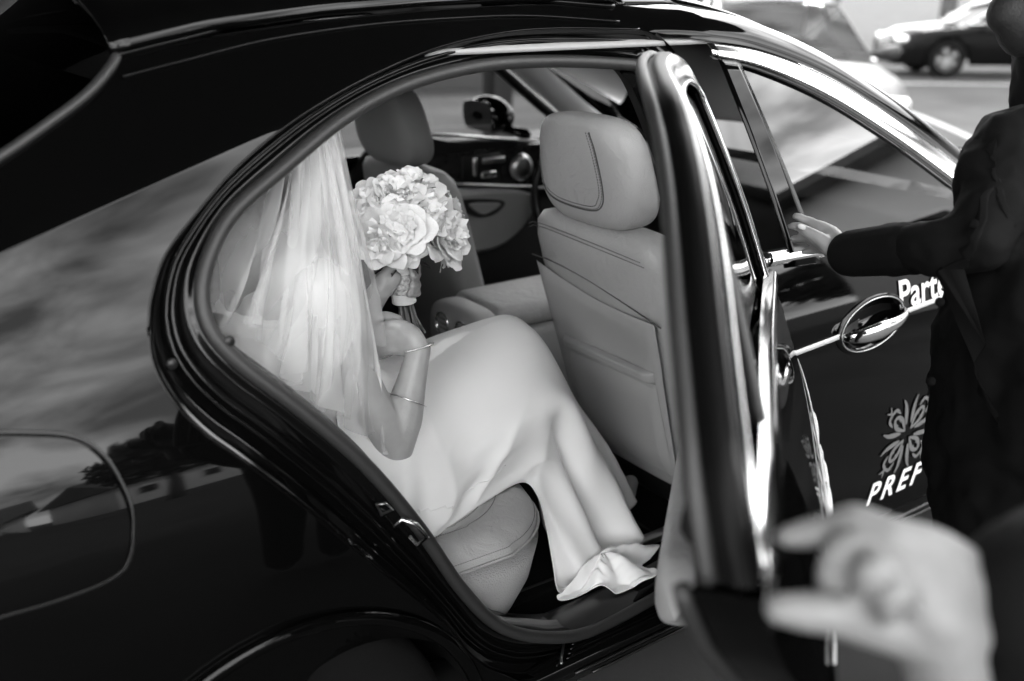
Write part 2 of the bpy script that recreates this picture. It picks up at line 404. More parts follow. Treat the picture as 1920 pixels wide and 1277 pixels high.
B2 = [(lambda p: (p[0], p[2]))(hit(*p, off=.05)) for p in Bpx]
B2 = [(-.20, .34), (-.20, .6), (-.20, .95), (-.215, 1.15), (-.235, 1.32), (-.26, 1.365)] + B2 + [(-.40, .232), (-.24, .26)]
NA = 220
def resample_match(A, B, n):
    """pair two closed outlines by angle-free arc length on each third"""
    return spl(A, n, True), spl(B, n, True)
Ac = spl(A2, 400, True)
Bc = spl(B2, 400, True)
# match: for every B point take the nearest A point, monotone
idx = []; last = 0
for b in Bc:
    rng = [(i % 400) for i in range(last-6 if idx else 0, (last+10) if idx else 400)]
    d = [np.hypot(*(Ac[i]-b)) for i in rng]; i = rng[int(np.argmin(d))]
    if idx:
        base = last + ((i-last+200) % 400-200); base = max(last, base); last = base
    else: last = i
    idx.append(last)
idx = np.array(idx, float); tot = 400
# smooth the pairing
ext = np.r_[idx-tot, idx, idx+tot]; ker = np.ones(25)/25; ext = np.convolve(ext, ker, 'same'); idx = ext[400:800]
Am = np.stack([np.interp(idx % tot, np.arange(401), np.r_[Ac[:, k], Ac[0, k]]) for k in (0, 1)], 1)
def ringrow(v, off):
    P = Am*(1-v)+Bc*v; return [S(x, z, off) for x, z in P]
jrows = [(0, 0), (.015, .012), (.03, .022), (.16, .027), (.20, .030), (.24, .040), (.30, .044), (.44, .045), (.47, .038), (.52, .036), (.56, .046), (.72, .052), (.80, .052), (.84, .044), (.9, .044), (1.0, .05), (1.1, .06), (1.16, .10)]
o = grid('door_jamb', [ringrow(v, d) for v, d in jrows], JAMB, cu=True); CP(o)
seal = CP(tube('door_seal', [S(x, z, .04) for x, z in Bc[::2]], .013, RUB2, closed=True, sides=12, ref=(0, 1, 0)))
grv = [S(x, z, .034) for x, z in (Am*.62+Bc*.38)[::2]]
CP(tube('jamb_bead', grv, .0035, JAMB, closed=True, sides=6))
# inner trim return behind the seal
CP(grid('opening_trim', [[S(x, z, .05) for x, z in Bc], [S(x+.0, z, .09) for x, z in (Bc*1.06-Am*.06)], [S(x, z, .14) for x, z in (Bc*1.0)]], PLAS, cu=True))

# quarter panel: from the door cut outwards to rear window corner, seam, tail and wheel arch
RW = [hit(*p) for p in [(-60, 330), (0, 295), (80, 240), (160, 180), (205, 130), (218, 106)]]
SEAM = [hit(*p) for p in [(218, 106), (330, 78), (500, 38), (700, 12), (880, 2), (1000, 2), (1150, 14)]]
outer = [(p[0], p[2]) for p in [hit(1400, 62)]]  # placeholder for the front join
XB = -2.55
def zrail(x): return float(np.interp(x, [-2.6, -2.1, -1.9, -1.7, -1.5, -1.36, -1.2, -1.0, -.8, -.6, -.4, -.2, 0], [1.02, 1.06, 1.12, 1.235, 1.36, 1.43, 1.462, 1.483, 1.494, 1.50, 1.50, 1.495, 1.48]))
AXX, AXZ, ARC = -1.28, .16, .385            # rear wheel arch
def arch(x):
    d = abs(x-AXX); return AXZ+math.sqrt(ARC*ARC-d*d) if d < ARC else -9
aup = Ac
# columns over x; each column from bottom/arch to top (rail) with the opening removed: build as two patches
def xat(z):  # rear edge of the opening for given z (below the tip)
    zz = np.array([p[1] for p in AREAR]); xx = np.array([p[0] for p in AREAR]); i = np.argsort(zz); return float(np.interp(z, zz[i], xx[i]))
def ztop(x):
    xs = np.array([p[0] for p in ATOP]); zs = np.array([p[1] for p in ATOP]); i = np.argsort(xs); return float(np.interp(x, xs[i], zs[i]))
tip = spl(ATOP, 200); tipi = int(np.argmin(tip[:, 0])); XT = tip[tipi, 0]
# patch 1: behind/below the opening. parametrise from contour (tip..sill) outward to left/bottom
cont = spl([tuple(p) for p in AREAR] + [(-.84, .245), (-.74, .20)], 150)
allc = np.vstack([spl([tuple(p) for p in reversed(ATOP)], 150)[::-1], cont])
def outgrid(inner, outerpts, n):
    rows = []
    for k in range(n+1):
        v = (k/n)**1.25; P = inner*(1-v)+outerpts*v; rows.append([S(x, z) for x, z in P])
    return rows
# top band: from the opening top to the roof rail
n1 = 150; inn = spl([tuple(p) for p in ATOP], n1)
# outer target for the top band follows the rail back to the rear glass then down the glass edge
rwp = [(p[0], p[2]) for p in RW]
railpts = [(x, zrail(x)) for x in (-.28, -.5, -.8, -1.1, -1.3)] + [rwp[5], rwp[4], rwp[3], rwp[2], rwp[1], rwp[0], (-2.0, 1.10), (XB, 1.04)]
out1 = spl(railpts, n1)
mid1 = int(n1*.999)
rows = outgrid(inn, out1, 50)
fe = [(rows)]
lw = 170; inn2 = spl([ATOP[-1]] + [tuple(p) for p in AREAR[1:]] + [(-.84, .245), (-.78, .19)], lw)
o2pts = [(XB, 1.04), (XB, .9), (XB, .7), (XB, .5), (XB, .34), (AXX-ARC, AXZ)] + [(AXX+ARC*math.cos(a), AXZ+ARC*math.sin(a)) for a in np.linspace(math.pi*.97, .06, 14)] + [(AXX+ARC+.01, .12), (-.86, .10), (-.80, .10)]
o2 = spl(o2pts, lw)
outer_all = np.vstack([out1[:-1], o2]); inner_all = np.vstack([inn[:-1], inn2])
ker_ = np.ones(21)/21
for k_ in (0, 1):      # soften the pairing so the grid lines do not kink
    q_ = np.r_[[outer_all[0, k_]]*10, outer_all[:, k_], [outer_all[-1, k_]]*10]; outer_all[:, k_] = .0*outer_all[:, k_]+np.convolve(q_, ker_, 'valid') if False else outer_all[:, k_]
rows = outgrid(inner_all, outer_all, 90)
rows0_q = rows
CP(grid('quarter_panel', rows, PAINT))
# thin lit edges of the panel cut
CP(tube('panel_edge', [S(x, z, .003) for x, z in spl(ATOP, 160)], .0035, PAINT, sides=8))
CP(tube('panel_edge', [S(x, z, .003) for x, z in inn2[::2]], .0035, PAINT, sides=8))
# wheel arch lip + liner + wheel
al = [S(AXX+(ARC-.004)*math.cos(a), AXZ+(ARC-.004)*math.sin(a), -.006) for a in np.linspace(math.pi*.98, .03, 60)]
CP(tube('wheel_arch_lip', al, .014, PAINT, sides=10))
CP(grid('wheel_liner', [[(AXX+ARC*math.cos(a), y, AXZ+ARC*math.sin(a)) for a in np.linspace(math.pi*1.05, -.1, 40)] for y in (.01, .12, .35)], CARPET))
def wheel(parent, c, side=-1, r=.335, w=.235, cp=None):
    wh = []
    M = Matrix.Translation(c) @ Matrix.Rotation(R(90)*(-side)*-1, 4, 'X')
    prof = [(r*.66, -w*.42), (r*.72, -w*.5), (r*.94, -w*.47), (r*.99, -w*.36), (r, -w*.2), (r, w*.2), (r*.99, w*.36), (r*.94, w*.47), (r*.72, w*.5), (r*.66, w*.42)]
    t = lathe('tyre', prof, TYRE, None, 40, M)
    rim = lathe('rim', [(r*.67, w*.44), (r*.68, w*.30), (r*.60, w*.16), (r*.58, -w*.3), (0.02, -w*.3)], ALLOY, None, 40, M)
    b = MB()
    for k in range(5):
        for dd in (-.16, .16):
            a = 2*math.pi*k/5+dd; a0 = 2*math.pi*k/5
            P = [(math.cos(a0)*r*.12, math.sin(a0)*r*.12, w*.34), (math.cos(a0+dd*.7)*r*.4, math.sin(a0+dd*.7)*r*.4, w*.38), (math.cos(a)*r*.64, math.sin(a)*r*.64, w*.34)]
            v, f = tubemesh([M @ Vector(p) for p in P], [.026, .018, .015], 8); b.add(v, f)
    v = [M @ Vector((math.cos(a)*rr_, math.sin(a)*rr_, z)) for rr_, z in ((r*.17, w*.3), (r*.16, w*.42), (.001, w*.44)) for a in np.linspace(0, 2*math.pi, 20, endpoint=False)]
    f = [(j*20+i, j*20+(i+1) % 20, (j+1)*20+(i+1) % 20, (j+1)*20+i) for j in range(2) for i in range(20)]; b.add(v, f)
    sp = b.build('spokes', ALLOY)
    return [t, rim, sp]
def wheelset(parent, c, side, hook, **k):
    t, rim, sp = wheel(None, c, side, **k)
    t.name = 'wheel'; rim.parent = t; sp.parent = t; hook(t)
wheelset(car, (AXX, .14, AXZ), 1, CP)
wheelset(car, (1.40, .14, AXZ), 1, CP)
wheelset(car, (AXX, 1.72, AXZ), -1, CP)
wheelset(car, (1.40, 1.72, AXZ), -1, CP)

# fuel lid: round-cornered lid in the fender behind the door
fl = [(-60, 815), (60, 812), (140, 820), (190, 850), (225, 900), (250, 970), (245, 1040), (215, 1080), (120, 1120), (0, 1155), (-100, 1180), (-260, 1120), (-280, 960), (-200, 840)]
flp = [hit(*p) for p in spl(fl, 90, True)]
cx_, cz_ = np.mean([p[0] for p in flp]), np.mean([p[2] for p in flp])
rowsf = [[S(cx_+(p[0]-cx_)*s, cz_+(p[2]-cz_)*s, -.0035 if s < .985 else -.001) for p in flp] for s in (.02, .3, .6, .85, .96, .984, .99)]
fuel = CP(grid('fuel_lid', rowsf, PAINT, cu=True))
CP(tube('fuel_lid_gap', [p+np.array([0, -.0005, 0]) for p in flp], .0045, RUB, closed=True, sides=8, rb=.002, ref=(0, 0, 1)))

def crown(x): return float(np.interp(x, [-1.4, -.9, -.3, .1, .35], [.12, .12, .085, .05, .03]))
# roof
def roofrow(x):
    zr = zrail(x); yr = ysf(x, zr); row = []
    for t in np.linspace(0, 1, 30):
        y = yr+(1.86-2*yr)*t; c = math.sin(math.pi*t)**.6; row.append((x, y, zr+crown(x)*c))
    return row
CP(grid('roof', [roofrow(x) for x in np.linspace(-1.36, -.305, 34)], PAINT, thick=.02, off=-1))
sm = spl([(p[0], p[2]) for p in SEAM], 90)
CP(tube('roof_strip', [S(x, z+.002, -.003) for x, z in sm], .005, SATIN if False else PAINT2, sides=8))
CP(tube('roof_strip', [S(x, z-.028, -.003) for x, z in sm], .003, PAINT2, sides=8))
# rear glass with dark frame
rg = spl([tuple(p) for p in RW], 40); gr = []
for k in range(14):
    t = k/13; gr.append([(p[0]-.0-.35*0*t, p[1]+.003+(1.86-2*p[1])*t, p[2]+.12*math.sin(math.pi*t)**.6) for p in rg])
CP(grid('rear_window', gr, GLASSD))
CP(grid('parcel_shelf', [[(p[0]+.03, p[1]+.02+(1.8-2*p[1])*t, p[2]-.06) for p in rg] for t in (0, .5, 1)], PLAS))
CP(tube('rear_window_moulding', [p+np.array([.0, -.004, .002]) for p in rg], .008, RUB2, sides=10))

# greenhouse front right: roof side rail, chrome strip, B-pillar cover, glass
chp = [(1322, 92), (1420, 108), (1540, 155), (1660, 226), (1780, 312), (1900, 412), (1990, 500)]
ch = spl([tuple(hit(*p)) for p in chp], 70)
upp = [(1322, 62), (1420, 78), (1540, 124), (1660, 200), (1780, 290), (1900, 395), (1990, 488)]
ch2 = spl([tuple(hit(*p)) for p in upp], 70)
def band(a, b, n, off, name, mt, crown=.0):
    rows = []
    for k in range(n+1):
        t = k/n; P = a*(1-t)+b*t; rows.append([S(p[0], p[2], off-crown*math.sin(math.pi*t)) for p in P])
    return CP(grid(name, rows, mt, thick=.003))
chl = spl([tuple(hit(*p)) for p in [(1328, 104), (1420, 124), (1540, 176), (1660, 250), (1780, 338), (1900, 436), (1990, 520)]], 70)
chu = spl([tuple(hit(*p)) for p in [(1318, 80), (1420, 97), (1540, 143), (1660, 215), (1780, 302), (1900, 402), (1990, 494)]], 70)
band(chu, chl, 8, -.012, 'window_chrome_strip', CHROME, .006)
gsl = spl([tuple(hit(*p)) for p in [(1335, 112), (1420, 132), (1540, 184), (1660, 258), (1780, 346), (1900, 444), (1990, 528)]], 70)
band(chl, gsl, 3, -.004, 'window_seal', RUB)
# outer roof side rail above the chrome, rounding over to the roof
rr_rows = []
for k in range(17):
    t = k/16; a = t*math.pi/2
    row = []
    for p in chu:
        h = .075; ins = .12
        x, z = p[0], p[2]; fade = np.interp(x, [-.1, .6, 1.0], [1, .75, .5])
        row.append((x+.05*t*np.interp(x, [-.1, .6], [0, 1]), ysf(x, z)-.004+ins*(1-math.cos(a))*fade, z+.006+h*math.sin(a)*fade))
    rr_rows.append(row)

# same rail over the rear door opening: top edge of ATOP to rail is quarter panel; join bit above the B pillar
q0 = [rows0_q[k_][0] for k_ in range(len(rows0_q))]
q0 = spl([tuple(p) for p in q0], 17)
jn = []
for k_ in range(17):
    a_, b_ = np.array(q0[k_])+np.array([-.012, .0008, 0]), np.array(rr_rows[k_][0]); jn.append([a_*(1-t)+b_*t for t in np.linspace(0, 1, 8)])
CP(grid('roof_side_rail', [jn[k_]+[np.array(p) for p in rr_rows[k_][1:]] for k_ in range(17)], PAINT))
line_ = [tuple(p) for p in jn[-1]]+[tuple(p) for p in rr_rows[-1] if p[0] < .75]
fr_rows = []
line_ = [p for i_, p in enumerate(line_) if i_ == 0 or abs(p[0]-line_[i_-1][0]) > 1e-4]
for p in line_:
    fr_rows.append([(p[0]+.05*math.sin(math.pi*t)*max(0, p[0]), p[1]+(1.86-2*p[1])*t, p[2]+crown(p[0])*math.sin(math.pi*t)**.6) for t in np.linspace(0, 1, 30)])
CP(grid('roof', [r_ for r_ in fr_rows if r_[0][0] < .32], PAINT, thick=.003, off=-1))
# B pillar cover on the front door
def lerp(a, b, t): return a+(b-a)*t
bp0, bp1 = (-.115, 1.385), (-.10, .965)
wdt = .075
rows = []
for k in range(20):
    t = k/19; x0 = lerp(hit(1340, 110)[0], hit(1478, 498)[0], t); z0 = lerp(hit(1340, 110)[2], hit(1478, 498)[2], t)
    x1 = lerp(hit(1378, 114)[0], hit(1530, 492)[0], t); z1 = lerp(hit(1378, 114)[2], hit(1530, 492)[2], t)
    rows.append([S(lerp(x0, x1, s), lerp(z0, z1, s), -.012) for s in np.linspace(0, 1, 6)])
CP(grid('pillar_cover', rows, PAINT, thick=.004))
XG0, XG1 = hit(1378, 114), hit(1530, 492)
# front side glass
def ztopf(x): xs = gsl[:, 0]; return float(np.interp(x, xs, gsl[:, 2]))
def zbelt(x): return float(np.interp(x, [-1.45, -.1, 1.2], [1.045, .968, .93]))
rows = []
for k in range(24):
    t = k/23
    row = []
    for s in np.linspace(0, 1, 40):
        xb = lerp(XG1[0]+.004, 1.0, s)
        xt = lerp(XG0[0]+.004, .95, s); zt = ztopf(xt); zb = zbelt(xb)
        row.append(S(lerp(xb, xt, t), lerp(zb, zt, t), .004))
    rows.append(row)
CP(grid('front_side_glass', rows, GLASS))
CP(tube('glass_run_seal', [r_[0]+np.array([-.002, -.004, 0]) for r_ in rows], .005, RUB, sides=6))
# front door skin
def doorskin(x0f, x1, z0, z1f, n=40, m=40, rotf=None, off=0, name='front_door', mt=PAINT):
    rows = []
    for k in range(n+1):
        t = k/n; row = []
        for s in np.linspace(0, 1, m+1):
            za = lerp(z0, z1f(0), t); xa = x0f(za); x = lerp(xa, x1, s); z = lerp(z0, z1f(x), t); row.append(S(x, z, off))
        rows.append(row)
    return rows
rows = doorskin(lambda z: -.100+.0*z, .98, .20, lambda x: zbelt(x)-.012, 110, 150)
v_, f_ = gridmesh(rows)
def inbowl(q):
    c = sum((np.array(v_[i]) for i in q), np.zeros(3))/4; a = c[0]-.250; b_ = c[2]-.770-.0847*a; return (a/.118)**2+(b_/.056)**2 < 1.05
fd = CP(mk('front_door', v_, [q for q in f_ if not inbowl(q)], PAINT))
rows = [[S(x, zbelt(x)+dz, off) for x in np.linspace(-.105, 1.0, 40)] for dz, off in ((-.014, .0), (-.010, -.012), (.004, -.016), (.014, -.010), (.018, .002))]
CP(grid('belt_chrome', rows, CHROME, thick=.002))
CP(grid('front_door_edge', [[S(-.100, z, d) for z in np.linspace(.2, .955, 20)] for d in (0, .02, .06, .10)], JAMB))
# front wing beyond the door and bonnet (off frame)
CP(grid('front_wing', [[S(x, z, .10*max(0, (x-1.6))**2) for x in np.linspace(.99, 2.5, 30)] for z in np.linspace(.2, .80, 20)], PAINT, thick=.003))
def bonrow(x): return [(x, y, .80+.06*math.sin(math.pi*(y-.08)/1.7)**.5*(1-.25*max(0, x-1.1))) for y in np.linspace(.081, 1.779, 24)]
CP(grid('bonnet', [bonrow(x) for x in np.linspace(.95, 2.5, 20)], PAINT, thick=.003))
# door handle with bowl
hx, hz = .250, .770
bowl = []
for r_, d in ((1.16, -.001), (1.08, -.006), (1.0, -.005), (.93, .008), (.75, .026), (.3, .036), (.02, .037)):
    bowl.append([S(hx+.118*r_*math.cos(a), hz+.056*r_*math.sin(a)+.02*r_*math.cos(a)*.5, d) for a in np.linspace(0, 2*math.pi, 48, endpoint=False)])
CP(grid('handle_bowl', bowl, PAINT, cu=True))
CP(tube('handle_bowl_rim', [S(hx+.121*math.cos(a), hz+.058*math.sin(a)+.012*math.cos(a), -.006) for a in np.linspace(0, 2*math.pi, 60, endpoint=False)], 0.0013, SATIN, closed=True, sides=8))
hp = [S(hx-.115, hz-.012, -.004), S(hx-.10, hz-.006, -.03), S(hx-.04, hz+.0, -.045), S(hx+.04, hz+.008, -.045), S(hx+.10, hz+.014, -.028), S(hx+.118, hz+.016, -.004)]
CP(tube('door_handle', spl(hp, 30), [.010, .020, .023, .017, .011, .008], CHROME, sides=16, rb=[.006, .011, .012, .010, .007, .005]))
# chrome-white strip line on the door either side of the handle
for xa, xb in ((-.095, hx-.122), (hx+.122, .98)):
    CP(grid('door_strip', [[S(x, .770+.05*(x-hx)+dz, -.004) for x in np.linspace(xa, xb, 20)] for dz in (-.006, .0, .006)], mat('strip_white', .7, .3), thick=.002))

# lettering
def textmesh(body, size, shear=0, bold=0, ext=0):
    c = bpy.data.curves.new('t', 'FONT'); c.body = body; c.size = size; c.shear = shear; c.offset = bold; c.resolution_u = 4; c.space_character = 1.0+(.35 if body == 'PREF' else 0)
    o = bpy.data.objects.new('t', c); col.objects.link(o); bpy.context.view_layer.update()
    me = bpy.data.meshes.new_from_object(o.evaluated_get(bpy.context.evaluated_depsgraph_get()))
    bpy.data.objects.remove(o); bm = bmesh.new(); bm.from_mesh(me)
    bmesh.ops.triangulate(bm, faces=bm.faces[:]); bmesh.ops.subdivide_edges(bm, edges=[e for e in bm.edges if e.calc_length() > .02], cuts=2)
    v = [tuple(x.co) for x in bm.verts]; f = [tuple(q.index for q in p.verts) for p in bm.faces]; bm.free(); return v, f
def decal(name, v, f, x0, z0, mt, slope=0, off=-.0035, parent=None):
    vs = [S(x0+a, z0+b+slope*a, off) for a, b, _ in v]; o = mk(name, vs, f, mt, None, smooth=False); return CP(o)
v, f = textmesh('Parte', .098, .0, .0018); decal('lettering', v, f, .355, .786, WHITE, .02)
v, f = textmesh('PREF', .088, .25, .0018); decal('lettering', v, f, .298, .262, WHITE, .02)
# calligraphic emblem: mirrored swashes in a lozenge
b = MB()
def swash(P, w, cx, cz, rot, flip):
    Q = spl(P, 16); T, U, V = frames([(p[0], 0, p[1]) for p in Q], ref=(0, 1, 0)); rows = []
    for i, p in enumerate(Q):
        ww = w*(.25+.75*math.sin(math.pi*(i/15)**.8)); t = T[i]; nx, nz_ = -t[2], t[0]
        r_ = []
        for s in (-1, 1):
            a, c = (p[0]+nx*ww*s)*flip, p[1]+nz_*ww*s
            a, c = a*math.cos(rot)-c*math.sin(rot), a*math.sin(rot)+c*math.cos(rot); r_.append(S(cx+a, cz+c+.05*a, -.0035))
        rows.append(r_)
    v_, f_ = gridmesh(rows); b.add(v_, f_)
for rot in (0, math.pi/2, math.pi, -math.pi/2):
    for fl_ in (1, -1):
        swash([(.012, .012), (.03, .05), (.055, .062), (.062, .045), (.045, .038)], .006, .435, .435, rot, fl_)
        swash([(.01, .03), (.018, .08), (.03, .105)], .007, .435, .435, rot, fl_)
        swash([(.04, .07), (.06, .085), (.078, .078), (.085, .10)], .005, .435, .435, rot, fl_)
b.build('emblem', GREYV, None, smooth=False); CP(bpy.data.objects['emblem'])

# sill with ribbed scuff plate
rows = [[S(x, z, d) for x in np.linspace(-.84, -.08, 40)] for z, d in ((.16, -.004), (.19, -.006), (.205, .0), (.212, .02), (.214, .045))]
CP(grid('sill', rows, JAMB, thick=.002))
for k in range(5):
    CP(tube('scuff_rib', [S(x, .209+.001*k+.012*0, .004+.009*k) + np.array([0, 0, .004]) for x in np.linspace(-.68+.012*k, -.10, 30)], .0022, JAMB, sides=6))
CP(tube('scuff_plate_edge', [S(-.70, .212, -.004)+np.array([0, 0, .003]), S(-.688, .214, .012), S(-.66, .219, .04)], .003, SATIN))
for k, z in enumerate((.172, .15)):
    CP(tube('sill_rib', [S(x, z, -.008) for x in np.linspace(-.66+.05*k, .9, 30)], .004, PLAS, sides=6))
CP(grid('underside_skirt', [[S(x, z, d) for x in np.linspace(-1.2, 1.0, 40)] for z, d in ((.16, 0), (.13, .01), (.12, .3))], PLAS, thick=.003))
# striker loops on the rear jamb
def loop(name, pxs, r, mt, off=.03):
    CP(tube(name, [hit(*p, off=off) + np.array([0, -.012*h_, 0]) for p, h_ in pxs], r, mt, sides=8))
loop('door_striker', [((738, 990), 0), ((748, 968), 1), ((768, 972), 2), ((788, 996), 2), ((776, 1016), 1), ((768, 1006), 0)], .0042, CHROME)
loop('door_striker', [((716, 966), 0), ((700, 940), 1), ((714, 936), 1.4), ((730, 950), 1), ((716, 964), 0)], .0022, SATIN)
for p in ((322, 682), (430, 640), (790, 1128)):
    c = hit(*p, off=.03); CP(lathe('jamb_plug', [(.0, .004), (.008, .004), (.009, 0)], RUB, None, 14, Matrix.Translation(c) @ Matrix.Rotation(R(90), 4, 'X')))

# ------------------------------------------------------------------ interior
CP(rbox('floor_pan', (-.1, .93, .17), (2.6, 1.62, .03), CARPET, bev=.005))
CP(rbox('floor_mat', (-.42, .50, .192), (.52, .50, .012), CARPET, bev=.005))
CP(tube('floor_mat_edge', spl([(-.66, .28, .2), (-.2, .27, .2), (-.17, .30, .2), (-.17, .72, .2), (-.2, .75, .2), (-.66, .75, .2)], 40), .003, RUB2, sides=6))
CP(rbox('seat_rail', (-.13, .27, .2), (.5, .03, .03), SATIN, bev=.004))
# sill inner trim
rows = [[(x, y, z) for x in np.linspace(-.98, -.1, 30)] for y, z in ((.055, .228), (.08, .236), (.13, .236), (.155, .22), (.17, .19))]
CP(grid('sill_trim', rows, PLAS))
def supers(c, hx_, hy, hz_, name, mt, ex=.42, ey=.42, fn=None, n=36, m=24):
    rows = []
    for i in range(m+1):
        ph = -math.pi/2+math.pi*i/m; row = []
        for j in range(n):
            th = 2*math.pi*j/n; g = lambda w, e_: math.copysign(abs(w)**e_, w)
            p = Vector((hx_*g(math.cos(ph), ex)*g(math.cos(th), ey), hy*g(math.cos(ph), ex)*g(math.sin(th), ey), hz_*g(math.sin(ph), ex)))
            if fn: p = Vector(fn(*p))
            row.append((c[0]+p.x, c[1]+p.y, c[2]+p.z))
        rows.append(row)
    return CP(grid(name, rows, mt, cu=True))
def surf_line(fn, pts, name, mt=STITCH, r=.0010, dash=True):
    b = MB(); Q = [fn(*p) for p in spl(pts, 300)]
    if dash:
        for i in range(0, 297, 4):
            v, f = tubemesh([Q[i], Q[i+1], Q[i+2]], r, 5); b.add(v, f)
    else:
        v, f = tubemesh(Q, r, 6); b.add(v, f)
    return CP(b.build(name, mt))
SL = .30   # seat back lean
def xback(z): return -.315+(1.0-z)*SL
def seat(ym, mtl, detail=True):
    s = 1 if ym < .93 else -1
    yc = ym
    # backrest: rows in z, closed superellipse sections
    rows = []
    for z, hw, hd in ((.30, .19, .05), (.34, .205, .066), (.45, .215, .07), (.6, .225, .07), (.75, .235, .07), (.86, .24, .072), (.93, .237, .072), (.975, .225, .066), (.998, .205, .05), (1.008, .17, .03), (1.01, .05, .01)):
        xc = xback(z)+.07; row = []
        for j in range(48):
            th = 2*math.pi*j/48; g = lambda w, e_: math.copysign(abs(w)**e_, w)
            row.append((xc+hd*g(math.cos(th), .55), yc+hw*g(math.sin(th), .5), z))
        rows.append(row)
    CP(grid('seat_backrest', rows, mtl, cu=True))
    # headrest
    def hf(x, y, z):
        t = (z+.105)/.21; wv = 1-.16*max(0, t-.3)/.7-.05*max(0, .25-t)/.25
        return (x+(-z)*.22-.012*math.cos(y*9), y*wv, z)
    supers((-.285, yc-(.018 if detail else 0), 1.135), .064, .172, .130, 'headrest', mtl, .5, .5, hf)
    for dy in (-.07, .07):
        CP(tube('headrest_post', [(-.27, yc+dy, 1.07), (-.255, yc+dy, .98)], .006, RUB if detail else RUB))
    # cushion
    supers((.03+.17, yc, .40), .27, .23, .09, 'seat_cushion', mtl, .4, .4)
    CP(rbox('seat_base', (.18, yc, .27), (.45, .38, .12), PLAS, bev=.02))
    if detail:
        hs = lambda y, z: np.array(hr_surf(y, z, yc))
        for o_ in (0, .007):
            surf_line(hs, [(.145-o_, .03), (.14-o_, -.035), (.125-o_, -.062+o_), (.06, -.078+o_), (-.05, -.078+o_), (-.085+o_, -.06+o_), (-.095+o_, -.02), (-.085+o_, .06), (-.07+o_, .10)], 'stitching')
        surf_line(hs, [(.142, .02), (.136, -.04), (.12, -.068), (.06, -.0815), (-.05, -.0815), (-.09, -.062), (-.099, -.02), (-.089, .06), (-.073, .10)], 'seam', r=.0016, dash=False)
        bsf = lambda y, z: np.array([xback(z)-.0015-.0*y, yc+y, z])
        # top roll seam, shoulder seam, pocket panels
        surf_line(bsf, [(.215, .965), (.17, .975), (0, .968), (-.2, .955)], 'stitching')
        surf_line(bsf, [(.22, .955), (.17, .966), (0, .958), (-.21, .945)], 'stitching')
        surf_line(bsf, [(.235, .875), (.15, .875), (0, .855), (-.23, .80)], 'seam', r=.0018, dash=False)
def hr_surf(y, z, yc):
    # point on the rear face of the headrest (matches supers with fn)
    ex = .5; sz = max(-1, min(1, z/.130)); ph = math.asin(math.copysign(abs(sz)**(1/ex), sz)); cy = math.cos(ph)**ex
    t = (z+.105)/.21; wv = 1-.16*max(0, t-.3)/.7-.05*max(0, .25-t)/.25
    ny = y/wv; sy = max(-1, min(1, ny/(.172*cy+1e-6))); th = math.asin(math.copysign(abs(sy)**(1/ex), sy))
    x = -.064*cy*abs(math.cos(th))**ex
    return (-.285+x+(-z)*.22-.012*math.cos(ny*9)-.001, yc-.018+y, 1.135+z)
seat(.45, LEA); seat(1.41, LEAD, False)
# seatback hard shell and map pocket, on the rear face
def bf(y, z, o_): return np.array([xback(z)-.006-o_, .45+y, z])
sh = [[bf(lerp(-.205, .205, s), lerp(z0, z1, t), .006+.012*math.sin(math.pi*s)**.4*math.sin(math.pi*min(1, t*1.3+.15))**.5) for s in np.linspace(0, 1, 26)] for z0, z1 in ((.36, .0),) for t in (0,)]
rows = []
for t in np.linspace(0, 1, 26):
    row = []
    for s in np.linspace(0, 1, 30):
        y = lerp(.212, -.215, s); zt = .865-.06*s-.02*math.sin(math.pi*s); z = lerp(.35, zt, t)
        e_ = min(1, min(s, 1-s)*14, min(t, 1-t)*14)**.5
        scoop = .010*math.exp(-((s-.62)/.28)**2-((t-.80)/.14)**2)
        row.append(bf(y*(1-.10*(1-t)), z, .002+.012*e_-scoop))
    rows.append(row)
CP(grid('seat_back_shell', rows, TRIM))
def pocket(z0a, z1a, drop, name, th):
    rows = []
    for t in np.linspace(0, 1, 10):
        rows.append([bf(lerp(.150, -.19, s), lerp(z0a, z1a, t)-drop*s*0, .012+th*min(1, min(s, 1-s)*20, min(t, 1-t)*5+.0)**.5) for s in np.linspace(0, 1, 24)])
    CP(grid(name, rows, TRIM))
pocket(.638, .672, 0, 'map_pocket_rim', .020); pocket(.38, .628, 0, 'map_pocket', .014)

